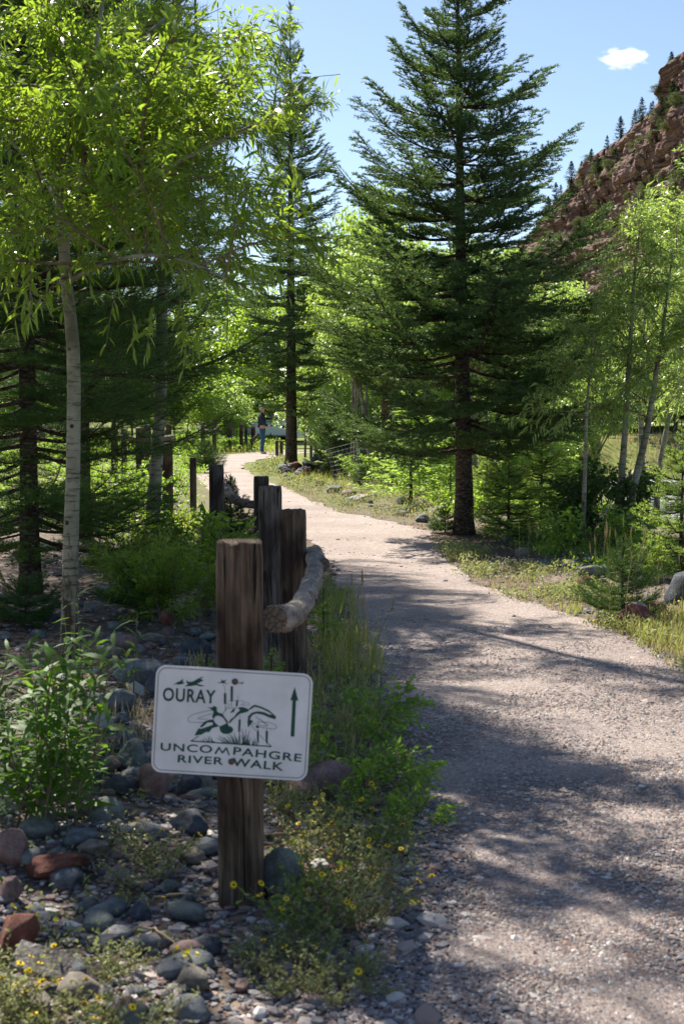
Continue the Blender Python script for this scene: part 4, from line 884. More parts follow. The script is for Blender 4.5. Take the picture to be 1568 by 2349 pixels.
lb_set('pale', (.6, 1.1), 3, ll=.068, lw=.015, ntw=16, gap=.026, mat='leaf_pale', droop=.35)
lb_set('mid', (1.0, 1.8), 2, ll=.085, lw=.024, ntw=15, gap=.045, mat='leaf', droop=.3)
lb_set('shrub', (.3, .6), 2, ll=.055, lw=.022, ntw=9, gap=.022, mat='leaf_shrub', droop=.2)
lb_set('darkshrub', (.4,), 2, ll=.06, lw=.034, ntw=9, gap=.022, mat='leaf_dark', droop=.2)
def bough(root, key, p, L, az, el, r_, name='branch', roll=0):
    LL, ms = min(LB[key], key=lambda q: abs(math.log(q[0]/L))); s = L/LL
    return obj(name, ms[r_.integers(len(ms))], root, loc=p, rot=(roll, -R(el), az), scale=s)
def leafy(label, base, stems, key, nb, Lr, z0=.35, el=(55, 10), seed=1, group=None, cat='cottonwood tree', name='cottonwood_tree', bark='bark_w', knots=0, azb=None):
    """stems: list of ([(x,y,z) relative to base], r0, r1); boughs spring from the upper part of each"""
    r_ = np.random.default_rng(seed); root = empty(name, base, label, cat, group)
    for q, (pts, r0, r1) in enumerate(stems):
        P = spline(pts, 30); t = np.linspace(0, 1, 30); rad = r0+(r1-r0)*t
        if q == 0: rad = rad*(1+.25*np.exp(-t*14))
        mb = MB(); tube(mb, P, rad, 14, 0, rough=.05, seed=seed+q); me = mb.mesh('trunk' if q == 0 else 'limb', [M[bark]]); obj('trunk' if q == 0 else 'limb', me, root)
        n2 = nb if isinstance(nb, int) else nb[q]; zlo = z0 if q == 0 else .05
        for k in range(n2):
            f = zlo+(1-zlo)*(k+r_.random())/n2; p = [np.interp(f, t, P[:, c]) for c in range(3)]; az = r_.uniform(0, 6.28) if azb is None or r_.random() < .35 else azb+r_.normal()*.7
            bough(root, key, p, r_.uniform(*Lr)*(1-.45*(f-zlo)/(1-zlo+1e-6)), az, r_.uniform(*el[::-1]), r_, roll=r_.uniform(-.5, .5))
        bough(root, key, P[-1], Lr[0]*.9, r_.uniform(0, 6), 80, r_)
    for k in range(knots):
        pts, r0, r1 = stems[0]; P = spline(pts, 60); f = .04+.42*(k+.5)/knots+r_.uniform(-.015, .015); i = int(f*59); a = r_.choice([math.pi, 0, -math.pi/2, -.7, -2.4])+r_.normal()*.3; rr_ = r0+(r1-r0)*f; d = np.array([math.cos(a), math.sin(a), .35])
        mb = MB(); tube(mb, [P[i]+d*rr_*.6, P[i]+d*rr_*1.02, P[i]+d*rr_*1.22], [rr_*.42, rr_*.30, rr_*.14], 9, 0, rough=.25, seed=k); obj('knot', mb.mesh('knot', [M['bark_old'] if k % 2 else M['bark_w']]), root)
    return root
def rel(base, pts, d=8.2):                     # picture points at distance d -> offsets from the base
    return [tuple(at(x, y, dd)-Vector(base)) for x, y, dd in [(q[0], q[1], q[2] if len(q) > 2 else d) for q in pts]]
b = Vector(gp(160, 1560)); b.y = 8.2; b.x = at(158, 1500, 8.2).x; b.z = gz(b)
W1 = leafy('nearest cottonwood with smooth pale knotty trunk at left, narrow leaves overhead', b, [
    ([(0, 0, -.1)]+rel(b, [(160, 1400), (164, 1200), (169, 1000), (168, 800), (154, 660), (142, 500), (128, 350), (122, 200), (112, 20), (104, -200), (110, -480), (130, -800), (120, -1100)], 8.2), .048, .012),
    (rel(b, [(146, 575), (164, 510, 8.1), (185, 430, 8.0), (198, 300, 7.9), (215, 150, 7.8), (240, -40, 7.7), (260, -250, 7.7)]), .022, .008),
    (rel(b, [(140, 500), (110, 420, 8.4), (60, 360, 8.6), (0, 300, 8.9), (-60, 240, 9)]), .018, .006),
    (rel(b, [(165, 545, 8.1), (260, 480, 7.9), (360, 400, 7.7), (450, 350, 7.7), (560, 300, 7.8), (640, 270, 8)]), .018, .006),
    (rel(b, [(150, 650, 8.1), (230, 610, 7.7), (330, 585, 7.4), (430, 600, 7.2), (520, 640, 7.2)]), .014, .005),
    (rel(b, [(132, 400), (200, 250, 8.3), (300, 120, 8.6), (400, 20, 8.8), (500, -80, 9)]), .018, .006)],
    'willow', [26, 13, 9, 16, 11, 14], (.6, 1.15), .42, (50, -15), 21, knots=11)
# the largest leaves, one by one, along hanging twigs on the camera side
mb = MB(); leaves(mb, [(0, 0, 0)], [(1, 0, 0)], [(0, 0, 1)], 1, .18, droop=.18, tint=.6); LEAF1 = mb.mesh('leaf', [M['leaf']])
mb = MB(); leaves(mb, [(0, 0, 0)], [(1, 0, 0)], [(0, 0, 1)], 1, .17, droop=.32, tint=.6); LEAF2 = mb.mesh('leaf', [M['leaf_shoot']])
r_ = np.random.default_rng(4)
def hang_twig(root, base, p0, p1, n_, ll, me):
    P = spline([p0, (p0[0]*.5+p1[0]*.5, p0[1]*.5+p1[1]*.5, p0[2]*.42+p1[2]*.58+.05), p1], 12)-np.array(base); mb = MB(); tube(mb, P, .002, 4, 0); obj('twig', mb.mesh('twig', [M['twig']]), root)
    for k in range(n_):
        f = (k+.7)/n_*11; i = min(10, int(f)); q = P[i]+(P[i+1]-P[i])*(f-i); a = r_.uniform(0, 6.28)
        obj('leaf', me, root, loc=q, rot=(r_.uniform(-.9, .9), r_.uniform(.25, 1.3), a), scale=ll*r_.uniform(.7, 1.25))
for k in range(26):
    x0 = r_.uniform(10, 690); y0 = np.interp(x0, [0, 150, 430, 560, 700, 760], [660, 700, 740, 640, 420, 200])+r_.uniform(-260, 0); x1 = x0+r_.uniform(-30, 60); y1 = y0+r_.uniform(60, 150); d = r_.uniform(7.0, 7.9)
    hang_twig(W1, b, tuple(at(x0, y0, d+.1)), tuple(at(x1, y1, d)), 11, .092, LEAF1)
for (x0, y0, x1, y1, d) in ((620, 260, 780, 170, 7.6), (520, 110, 622, 78, 7.6), (590, 400, 765, 560, 7.6), (470, 740, 420, 850, 7.3)): hang_twig(W1, b, tuple(at(x0, y0, d)), tuple(at(x1, y1, d)), 11, .11, LEAF1)

b2 = Vector(gp(346, 1296)); leafy('second cottonwood with dark furrowed foot, between the shady firs at left', b2, [
    ([(0, 0, -.1)]+rel(b2, [(350, 1200), (358, 1080), (366, 960), (370, 850), (372, 700), (380, 500), (390, 300), (400, 100, 13.6), (412, -200, 13.4), (430, -500, 13.2), (440, -800, 13.0)], b2.y), .064, .034),
    (rel(b2, [(372, 700), (420, 500), (440, 300), (450, 100), (440, -200)], b2.y), .03, .008), (rel(b2, [(376, 600), (300, 400), (220, 200), (160, -100)], b2.y), .03, .008)],
    'mid', [14, 12, 11], (1.0, 1.6), .62, (50, -5), 22, knots=4)
mb = MB(); tube(mb, spline([(0, 0, -.1), (.01, 0, .2), (.03, 0, .42)], 10), np.linspace(.10, .066, 10), 16, rough=.3, seed=4); o = obj('trunk_foot', mb.mesh('trunk_foot', [M['bark_old']]), bpy.data.objects['cottonwood_tree.001'])
# cottonwood added with its stem out of view at left, to shade the foreground
for k, (x, y, H) in enumerate([(-3.15, 7.9, 6.6)]):
    leafy('added shade cottonwood just past the left picture edge, leaves reaching into the top left corner', (x, y, gz((x, y))), [([(0, 0, -.1), (.1, 0, 2), (.3, -.1, 4), (.5, -.3, H)], .06, .015), ([(.15, 0, 2.4), (.9, -.3, 3.6), (1.6, -.5, 5)], .03, .01)], 'willow', [16, 12], (.9, 1.4), .45, (50, 0), 60+k, group='shade cottonwoods added past the left edge')
# right hand group
def rt(label, pts, d, r0, nb, seed, Lr=(.5, 1.0), z0=.38, extra=[], key='pale', kn=3):
    b = Vector(G(pts[0][0], pts[0][1])); b.x = at(pts[0][0], pts[0][1], d).x; b.y = d; b.z = gz(b)
    leafy(label, b, [([(0, 0, -.1)]+rel(b, pts[1:], d), r0, .006)]+[(rel(b, e, d), r0*.5, .004) for e in extra], key, [nb]+[max(6, nb//2)]*len(extra), Lr, z0, (55, -10), seed, name='young_cottonwood', cat='young cottonwood', knots=kn)
rt('straight pale young cottonwood rising left of the split stump', [(1408, 1245), (1422, 1120), (1432, 990), (1440, 860), (1447, 740), (1452, 650), (1460, 570), (1466, 530)], 15.8, .045, 28, 31)
rt('young cottonwood leaning right out of the split stump', [(1425, 1240), (1452, 1120), (1482, 990), (1500, 880), (1516, 780), (1530, 660), (1545, 570)], 15.6, .05, 30, 32)
rt('slim pale stem standing alone left of the stump', [(1334, 1258), (1338, 1150), (1342, 1040), (1345, 940), (1352, 850), (1360, 760)], 15.2, .030, 14, 33, (.45, .8), .55)
rt('young cottonwood close to the water between the two leaning ones', [(1480, 1215), (1474, 1100), (1468, 980), (1470, 860), (1480, 700), (1500, 560)], 20, .05, 26, 34, (.7, 1.2), .42)
rt('bent young cottonwood nearest the river at the right', [(1502, 1215), (1510, 1080), (1532, 960), (1545, 880), (1568, 700), (1590, 520)], 20.5, .05, 26, 35, (.7, 1.2), .42)
rt('leafy cottonwood at the right picture edge above the pale fir', [(1640, 1230), (1640, 1000), (1620, 800), (1600, 600), (1585, 480)], 17, .05, 34, 36, (.8, 1.3), .35)
rt('young cottonwood with leaning white stem left of the wire cage', [(855, 1104), (846, 1020), (832, 930), (822, 860), (818, 790), (800, 740)], 30, .065, 20, 37, (1.2, 1.9), .55, [[(822, 860), (790, 790), (740, 760)]], 'mid')
# stump
p = gp(1402, 1250); mb = MB()
for k in range(11):
    a = k*.63; h = rr.uniform(.12, .36); q = np.array([math.cos(a)*.075, math.sin(a)*.06, 0]); tube(mb, [q+[0, 0, -.05], q*1.05+[0, 0, h*.6], q*1.25+[rr.uniform(-.03, .03), 0, h]], [.035, .026, .005], 6, 0, rough=.4, seed=k)
tag(obj('tree_stump', mb.mesh('stump', [M['bark_old']]), loc=(p[0]-.02, 15.6, p[2])), 'splintered grey brown stump at the foot of the leaning young cottonwoods', 'stump')

# far crowns
def crown_mesh(seed, nleaf=7000, H=1.0, W=.5, ls=.024, mat='leaf', lobes=34):
    r_ = np.random.default_rng(seed); mb = MB(); C = []
    while len(C) < lobes:
        q = r_.uniform(-1, 1, 3)
        if np.linalg.norm(q) < 1: C.append([q[0]*W*.42*(1-.35*max(q[2], 0)), q[1]*W*.42*(1-.35*max(q[2], 0)), H*(.5+.42*q[2])])
    C = np.array(C); idx = r_.integers(0, lobes, nleaf); sr = r_.uniform(.05, .12, lobes)[idx][:, None]*[1, 1, .8]
    d = norm(r_.normal(size=(nleaf, 3)))*r_.uniform(.3, 1, (nleaf, 1))**.5; P = C[idx]+d*sr*1.25
    global rng; rng = r_
    leaves(mb, P, r_.normal(size=(nleaf, 3))+[0, 0, -.5], r_.normal(size=(nleaf, 3))+[0, 0, .6], ls*r_.uniform(.6, 1.3, nleaf), ls*.42, 0)
    for c in C[:16]: tube(mb, spline([(0, 0, .05), (c[0]*.4, c[1]*.4, c[2]*.6), tuple(c)], 5), [.008, .006, .004, .003, .002], 4, 1, cap=False)
    return mb.mesh('crown', [M[mat], M['twig']])
CRD = [crown_mesh(420+k, mat='leaf_cliff', nleaf=4000) for k in range(2)]
CR = [crown_mesh(400+k, mat='leaf') for k in range(3)]; CRP = [crown_mesh(410+k, mat='leaf_pale') for k in range(3)]
mbt = MB(); tube(mbt, spline([(0, 0, -.05), (.02, 0, .4), (-.01, 0, .7), (0, 0, 1)], 8), np.linspace(.014, .006, 8), 8, rough=.05); CTR = mbt.mesh('trunk', [M['bark_w']])
def far_tree(p, H, W, label, group, k, trunk=.3, pale=False, cat='leafy tree', lean=0, name='leafy_tree', tw=1.0):
    root = empty(name, p, label, cat, group); root.rotation_euler = (0, lean, (k*1.3) % 6.28)
    obj('crown', (CRP if pale else CR)[k % 3], root, loc=(0, 0, H*trunk), scale=(W/.5, W/.5, H*(1-trunk))); obj('trunk', CTR, root, scale=(H*.5*tw, H*.5*tw, H*(trunk+.3))); return root
FT = [(845, 318, 40, 190, 1, 'tall narrow leafy tree whose tip shows left of the big fir top'), (778, 452, 44, 190, 1, 'leafy tree tip lower left of the tall narrow one'), (735, 590, 50, 190, 0, 'leafy tree between the slender fir and the big fir'),
      (930, 470, 46, 240, 1, 'leafy tree behind the upper left of the big fir'), (1010, 600, 50, 240, 1, 'leafy tree right behind the big fir trunk'), (1120, 640, 45, 220, 1, 'leafy tree behind the right half of the big fir'), (1220, 640, 42, 200, 1, 'leafy tree showing through the right boughs of the big fir'),
      (1300, 600, 38, 170, 1, 'leafy tree tip between the big fir and the cliff foot'), (1370, 690, 36, 170, 1, 'pale leafy tree left of the right hand cottonwoods'), (620, 640, 72, 230, 0, 'leafy tree behind the slender fir to its left'), (540, 560, 78, 260, 0, 'tall leafy tree behind the overhanging willow leaves'),
      (470, 760, 78, 230, 1, 'rounded leafy tree above the distant fence pair'), (400, 700, 60, 260, 0, 'leafy tree behind the second pale trunk'), (490, 850, 64, 190, 1, 'low bright leafy tree beyond the fence left of the man'), (565, 830, 74, 190, 1, 'low bright leafy tree right behind the man'), (520, 880, 60, 120, 1, 'small sunny leafy tree with dark stem left of the man'),
      (300, 600, 58, 300, 0, 'broad leafy tree at left behind the dark firs'), (180, 640, 60, 300, 0, 'leafy tree behind the nearest pale trunk'), (60, 620, 55, 300, 0, 'leafy tree at the far left behind the shady firs'), (700, 820, 60, 150, 1, 'small leafy tree right of the slender fir trunk'), (880, 700, 38, 230, 1, 'bright leafy tree low behind the left boughs of the big fir'),
      (980, 780, 46, 210, 1, 'bright understory tree left of the big fir trunk'), (1150, 800, 50, 210, 1, 'bright understory tree right of the big fir trunk'), (1260, 790, 50, 200, 1, 'bright understory tree left of the slim pale stem'), (1080, 880, 40, 160, 1, 'low leafy tree just behind the big fir trunk')]
for k, (px, ty, d, wp, pale, lb) in enumerate(FT):
    top = at(px, ty, d); z0_ = gz((top.x, d)); H = top.z-z0_; far_tree((top.x, d, z0_), H, wp/FPX*d*1.15, lb, None, k, .12, pale)
rr = np.random.default_rng(77)
for k in range(64):
    d = rr.uniform(84, 150); px = rr.uniform(-100, 1660); ty = rr.uniform(790, 850)-(60 if px < 500 else 0); top = at(px, ty, d); z0_ = gz((top.x, d))
    if 420 < px < 700: ty += 40; top = at(px, ty, d)
    if k % 3 == 0: far_fir((top.x, d, z0_), (top.z-z0_)*1.15, 'dark conifer in the distant belt of trees', 'distant conifers behind the park', FARF2, k, w=1.5)
    else: far_tree((top.x, d, z0_), top.z-z0_, rr.uniform(5, 9), 'sunlit leafy tree in the distant belt of trees', 'distant leafy trees behind the park', k, .05, k % 2)
for k in range(46):
    d = rr.uniform(76, 92); px = rr.uniform(1120, 1640); q = at(px, 1000, d); z0_ = gz((q.x, d)); H = rr.uniform(1.6, 3.4) if px < 1460 else rr.uniform(5, 8)
    far_tree((q.x, d, z0_), H, H*.8, 'leafy tree on the grassy bank across the river', 'leafy trees on the far river bank', k, 0 if px < 1460 else .32, k % 2)
# forested slope below the cliff
for k in range(70):
    d = rr.uniform(150, 235); px = rr.uniform(1050, 1640); ty = rr.uniform(640, 800); top = at(px, ty, d); H = rr.uniform(7, 13); x = top.x
    if k % 2: far_fir((x, d, top.z-H), H, 'conifer on the wooded slope under the cliff', 'conifers on the wooded slope', FARF, k, w=1.3)
    else: far_tree((x, d, top.z-H), H, rr.uniform(6, 9), 'leafy tree on the wooded slope under the cliff', 'leafy trees on the wooded slope', k, .0, k % 4 == 0)
FARY = [far_fir_mesh(220+k, 'fir_young', 200, .3) for k in range(2)]
rr = np.random.default_rng(55)
for k in range(34):
    d = rr.uniform(21, 46); px = rr.uniform(880, 1330); q = at(px, 1000, d); z0_ = gz((q.x, d)); H = rr.uniform(1.0, 2.4)
    far_fir((q.x, d, z0_), H, 'young fir in the thick undergrowth behind the big fir', 'young firs in the undergrowth', FARY, k, 'young fir', 1.5)
for k in range(14):
    d = rr.uniform(30, 56); px = rr.uniform(790, 1300); q = at(px, 1000, d); z0_ = gz((q.x, d)); H = rr.uniform(1.6, 3.2)
    far_tree((q.x, d, z0_), H, H*.9, 'leafy bush in the thick undergrowth behind the big fir', 'leafy bushes in the undergrowth', k, 0, True, 'bush', 0, 'leafy_bush')
# aspens by the wire cages
AS = [(800, 1060, 31), (806, 1072, 30), (815, 1078, 29), (826, 1085, 28.5), (838, 1066, 33), (868, 1052, 36), (884, 1078, 30), (905, 1085, 27), (918, 1083, 27.5), (930, 1095, 26), (937, 1080, 28), (972, 1078, 30), (990, 1068, 32), (1010, 1062, 34), (1090, 1160, 21), (1100, 1150, 21.5), (1112, 1120, 24), (1140, 1085, 28), (1165, 1090, 29), (1190, 1080, 30), (1225, 1075, 31), (1268, 1090, 27), (700, 1035, 46), (713, 1040, 45)]
for k, (px, py, d) in enumerate(AS):
    p = at(px, 1000, d); z0_ = gz((p.x, d)); H = rr.uniform(4.2, 5.4)*(d/30)**.5
    far_tree((p.x, d, z0_), H, rr.uniform(1.4, 2.1), 'slender young aspen with pale thin trunk in the grove behind the big fir', 'young aspens in the grove', k, .42, True, 'young aspen', rr.uniform(-.07, .07), 'young_aspen', 1.1)
p = gp(884, 1080); mb = MB(); tube(mb, spline([(0, 0, -.1), (.03, 0, 1.2), (0, 0, 2.6)], 14), np.linspace(.17, .12, 14), 14, rough=.12, seed=3); o = empty('old_tree', (at(886, 1050, 30).x, 30, gz((at(886, 1050, 30).x, 30))), 'thick dark furrowed trunk among the thin aspens', 'tree'); obj('trunk', mb.mesh('trunk', [M['bark_old']]), o); obj('crown', CR[1], o, loc=(0, 0, 2.0), scale=(5, 5, 4))

# trees and shrubs on the cliff ledges and skyline
def cliff_pt(px, row):
    cidx = int(np.argmin(np.abs(cols-px))); return CLV[row, cidx]
SKT = [(1300, 30), (1318, 20), (1330, 16), (1345, 18), (1352, 22), (1385, 26), (1410, 42), (1424, 22), (1436, 26), (1448, 34), (1462, 38), (1476, 30), (1485, 36), (1497, 26), (1272, 34), (1282, 30), (1264, 26), (1254, 34), (1245, 26), (1514, 28)]
for k, (px, hp) in enumerate(SKT):
    px += [0, 6, -5, 3, -2][k % 5]; P = cliff_pt(px, 259); H = (hp*[.55, 1, 1.35, .8][k % 4]+8)/FPX*P[1]; far_fir((P[0], P[1]-.5, P[2]-H*.22), H, 'small dark pine standing on the skyline of the cliff slope', 'pines along the cliff skyline', FARF, k, 'pine', 1.5)
r2 = np.random.default_rng(9); cnt = 0; k = 0
while cnt < 150 and k < 9000:
    k += 1; px = r2.uniform(1240, 1590); row = r2.integers(60, 257); ci = int(np.argmin(np.abs(cols-px)))
    if row > 258 or ci > len(cols)-2: continue
    slope = (CLV[row+2, ci, 1]-CLV[row-2, ci, 1])/max(.1, CLV[row+2, ci, 2]-CLV[row-2, ci, 2])
    if slope < 1.0 and r2.random() > (.05 if row < 240 else .25): continue
    P = CLV[row, ci]; s = r2.uniform(1.6, 4.0); cnt += 1
    if cnt % 3 == 0: far_fir((P[0], P[1]-.4, P[2]-.5), s*1.5, 'small pine growing on a ledge of the red cliff', 'pines on the cliff ledges', FARF, k, 'pine', 1.7)
    else:
        o = obj('shrub', CRD[k % 2], loc=(P[0], P[1]-.4, P[2]-s*.25), rot=(0, 0, r2.uniform(0, 6)), scale=(s*2.2, s*2.2, s*.9)); tag(o, 'rounded green shrub on a ledge of the red cliff', 'shrub', 'shrubs on the cliff ledges')

# ================================================================ SHRUBS, HERBS, GRASS
def shrub(label, px, py, Hm, key, n_, seed, spread=.5, el=(80, 25), L=(.3, .5), cat='shrub'):
    r_ = np.random.default_rng(seed); p = gp(px, py); root = empty('leafy_shrub', p, label, cat)
    for k in range(n_):
        a = r_.uniform(0, 6.28); q = r_.random()**.5*spread; bough(root, key, (math.cos(a)*q*.5, math.sin(a)*q*.5, r_.uniform(-.02, Hm*.45)), r_.uniform(*L), a, r_.uniform(*el[::-1]), r_)
    return root
shrub('low bushy herb with small bright leaves at the path edge right of the sign', 800, 1720, .2, 'shrub', 13, 1, .34, L=(.11, .22))
shrub('leafy green herb clump at the path edge right of the pinkish boulder', 850, 1830, .18, 'shrub', 14, 2, .34, L=(.09, .18))
shrub('small bushy herb jutting onto the gravel, lowest of the leafy clumps', 960, 1915, .1, 'shrub', 11, 3, .18, L=(.07, .12))
shrub('green leafy bush left of the front post above the sign', 400, 1440, .4, 'willow', 22, 4, .6, L=(.3, .5))
shrub('sunlit leafy bush behind the nearest pale trunk', 240, 1210, .6, 'shrub', 34, 5, 1.0, L=(.4, .7))
shrub('bright herb clump beside the left side of the front post', 450, 1330, .4, 'shrub', 24, 6, .5, L=(.25, .4))
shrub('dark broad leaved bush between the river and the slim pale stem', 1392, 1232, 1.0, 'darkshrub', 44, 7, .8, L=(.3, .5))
shrub('bright green bush at the foot of the wire cage', 900, 1115, .6, 'shrub', 26, 8, 1.3, L=(.4, .7))
shrub('bright yellow green broad leaved clump left of the big fir', 985, 1120, .5, 'shrub', 26, 9, 1.2, L=(.4, .6))

shrub('sunny bush behind the distant fence', 440, 1040, .8, 'shrub', 30, 11, 2.2, L=(.6, .9))
shrub('small leafy plant right of the big fir trunk', 1110, 1205, .5, 'shrub', 18, 12, .7, L=(.25, .4))
shrub('small leafy plant below the splintered stump', 1350, 1275, .4, 'shrub', 16, 13, .6, L=(.25, .4))
shrub('leafy green plant in the lit gap under the firs', 300, 1360, .4, 'willow', 14, 14, .5, L=(.25, .4))
# long-leaved shoots
def shoot(px, py, h, n_, label, seed, ll=.12, lean=(0, 0), me=None, group=None):
    r_ = np.random.default_rng(seed); p = gp(px, py); root = empty('leafy_shoot', p, label, 'plant', group); P = spline([(0, 0, 0), (lean[0]*.3, lean[1]*.3, h*.5), (lean[0], lean[1], h)], 12)
    mb = MB(); tube(mb, P, np.linspace(.004, .0015, 12), 5); obj('stem', mb.mesh('stem', [M['twig']]), root)
    for k in range(n_):
        f = (.15+.85*(k+.5)/n_)*11; i = min(10, int(f)); q = P[i]+(P[i+1]-P[i])*(f-i); obj('leaf', LEAF2 if me is None else me, root, loc=q, rot=(r_.uniform(-.5, .5), -r_.uniform(-.1, .9), k*2.4+r_.uniform(-.4, .4)), scale=ll*r_.uniform(.7, 1.2))
    return root
r_ = np.random.default_rng(14)
for k in range(48):
    shoot(r_.uniform(-30, 225), r_.uniform(1740, 1935), r_.uniform(.28, .6), 20, 'upright willow shoot in the dense leafy clump at the lower left edge', 500+k, .12, (r_.uniform(-.12, .14), r_.uniform(-.1, .1)), group='willow shoots at lower left')
for k in range(6): shoot(r_.uniform(150, 330), r_.uniform(1560, 1640), r_.uniform(.25, .5), 14, 'thin willow shoot growing beside the nearest pale trunk', 540+k, .11, (r_.uniform(-.1, .1), 0), group='willow shoots beside the pale trunk')
shoot(868, 1660, .30, 9, 'broad leaved milkweed like plant at the left path edge', 560, .11, (.02, 0)); shoot(828, 1700, .22, 8, 'short leafy stem left of the milkweed like plant', 561, .10, (-.05, 0)); shoot(880, 1740, .20, 9, 'low leafy stem below the milkweed like plant', 562, .10, (.08, 0))

def herb_mesh(seed, h=.16, n_=26, mat='herb', spread=.10, ll=.02, lw=.007):
    r_ = np.random.default_rng(seed); mb = MB(); Ps, Ds, Ns = [], [], []; tips = []
    for k in range(n_):
        a = r_.uniform(0, 6.28); q = spread*r_.random()**.5; lean = spread*.9*q/spread; hh = h*r_.uniform(.5, 1.1); P = spline([(math.cos(a)*q*.4, math.sin(a)*q*.4, 0), (math.cos(a)*q, math.sin(a)*q, hh*.55), (math.cos(a)*(q+lean), math.sin(a)*(q+lean), hh)], 8)
        tube(mb, P, .0011, 3, 1, cap=False); tips.append(P[-1]); m_ = 13; f = r_.uniform(1, 7, m_); i = np.minimum(6, f.astype(int)); x = P[i]+(P[i+1]-P[i])*(f-i)[:, None]; Ps.append(x); Ds.append(np.stack([np.cos(t_ := r_.uniform(0, 6.28, m_)), np.sin(t_), r_.uniform(.2, 1, m_)], 1)); Ns.append(r_.normal(size=(m_, 3))+[0, 0, 1])
    global rng; rng = r_; Ps, Ds, Ns = map(np.concatenate, (Ps, Ds, Ns)); leaves(mb, Ps, Ds, Ns, ll*r_.uniform(.6, 1.3, len(Ps)), lw, 0, droop=.1)
    return mb, tips
HERB = []; HT = []
for k in range(5): a_, t_ = herb_mesh(600+k); HERB.append(a_); HT.append(t_)
HM = [a_.mesh('foliage', [M['herb'], M['twig']]) for a_ in HERB]
HMG = []
for me in HM: c_ = me.copy(); c_.materials[0] = M['leaf_shrub']; HMG.append(c_)
mb = MB(); t8 = np.arange(8)*math.pi/4; leaves(mb, np.zeros((8, 3)), np.stack([np.cos(t8), np.sin(t8), t8*0+.15], 1), np.tile([0, 0, 1.], (8, 1)), .0115, .0062, 0, droop=.05); tube(mb, [(0, 0, -.003), (0, 0, .004)], [.0032, .003], 7, 1); FLOWER = mb.mesh('flower', [M['petal'], M['cone']])
def daisy(px, py, s, nf, label, k, group=None, green=False):
    p = gp(px, py); root = empty('flowering_plant', p, label, 'flowering plant', group, rz=k*1.1); s *= .62; obj('foliage', (HMG if green else HM)[k % 5], root, scale=s)
    rq = np.random.default_rng(k); T_ = [HT[k % 5][i] for i in rq.permutation(len(HT[k % 5]))[:nf]]
    for t_ in T_: obj('flower', FLOWER, root, loc=tuple(t_*s*1.04), rot=(rq.uniform(.1, .9), rq.uniform(-.5, .5), 0), scale=rq.uniform(.8, 1.15))
    return root
DZ = [(690, 2150, 1.6, 5), (760, 2150, 1.7, 6), (830, 2140, 1.6, 5), (880, 2110, 1.2, 3), (720, 2060, 1.5, 3), (800, 2050, 1.6, 5), (860, 2040, 1.5, 4), (780, 1960, 1.5, 4), (850, 1950, 1.4, 3), (910, 1960, 1.1, 1), (700, 1960, 1.3, 3), (740, 1900, 1.3, 4), (800, 1880, 1.3, 3), (650, 1870, 1.1, 2), (640, 2110, 1.0, 1)]
for k, (px, py, s, nf) in enumerate(DZ): daisy(px, py, s, nf, 'grey green plant with yellow daisy flowers in the clump right of the post foot', k, 'yellow flowering plants right of the post', k % 4 == 0)
DZ2 = [(600, 2240, 1.2, 1), (660, 2215, 1.2, 1), (720, 2230, 1.3, 1), (780, 2260, 1.3, 1), (700, 2290, 1.2, 0), (840, 2240, 1.1, 1), (630, 2290, 1.1, 0), (770, 2310, 1.0, 0), (860, 2290, .9, 0), (560, 2200, 1.0, 0), (640, 2180, 1.1, 0), (730, 2190, 1.1, 0)]
for k, (px, py, s, nf) in enumerate(DZ2): daisy(px, py, s*.8, nf, 'low spreading grey green herb on the gravel below the post', k+20, 'low herbs on the gravel below the post')
DZ3 = [(0, 2300, 1.3, 5), (20, 2345, 1.3, 5), (130, 2385, 1.1, 4), (-20, 2345, 1.4, 4), (70, 2385, 1.2, 5), (250, 2250, 1.0, 0), (300, 2240, .9, 0), (230, 2380, 1.3, 2), (330, 2390, 1.3, 1)]
for k, (px, py, s, nf) in enumerate(DZ3): daisy(px, py, s, nf, 'yellow flowering plant in the lower left corner', k+40, 'yellow flowering plants at lower left')
DZ4 = [(290, 1960, 1.0, 1), (330, 1990, 1.1, 1), (370, 2020, 1.0, 0), (300, 2040, 1.0, 0), (410, 1980, .9, 1), (1080, 1262, .8, 1)]
for k, (px, py, s, nf) in enumerate(DZ4): daisy(px, py, s, nf, 'small herb with few yellow flowers on the stones left of the post', k+60, 'small herbs left of the post')

def stamp(dst, V, F, T, x, y, z, a, s, mat):
    ca, sa = math.cos(a), math.sin(a); W = V*s; dst.add(np.stack([W[:, 0]*ca-W[:, 1]*sa+x, W[:, 0]*sa+W[:, 1]*ca+y, W[:, 2]+z], 1), [F], mat, T)
def herb_field(name, label, polys, seed, mat='herb', grow=1.0, flower=.05):
    r_ = np.random.default_rng(seed); mb = MB()
    for poly, n_, s0 in polys:
        XY = wscatter(poly, n_, r_, 1.0, name == 'verge_herbs'); Z = hz(XY[:, 0], XY[:, 1])
        for (x, y), z in zip(XY, Z):
            m_ = 12; dsc = s0*(1+.02*y)*r_.uniform(.6, 1.3); P = np.stack([x+r_.normal(size=m_)*.05*dsc, y+r_.normal(size=m_)*.05*dsc, z+r_.uniform(0, .09, m_)*dsc], 1)
            global rng; rng = r_
            leaves(mb, P, np.stack([r_.normal(size=m_), r_.normal(size=m_), r_.uniform(.3, 1.6, m_)], 1), r_.normal(size=(m_, 3))+[0, 0, 1], .035*dsc, .010*dsc*1.3, 0, droop=.1)
            if r_.random() < flower*3: leaves(mb, P[:4]*[1, 1, 0]+[0, 0, z+.09*dsc], r_.normal(size=(4, 3)), np.tile([0, 0, 1.], (4, 1)), .016*dsc**.5*(1+.03*y), .012*(1+.03*y), 1, droop=0)
    return tag(obj(name, mb.mesh(name, [M[mat], M['petal']]), kind='stuff'), label, name.replace('_', ' '))
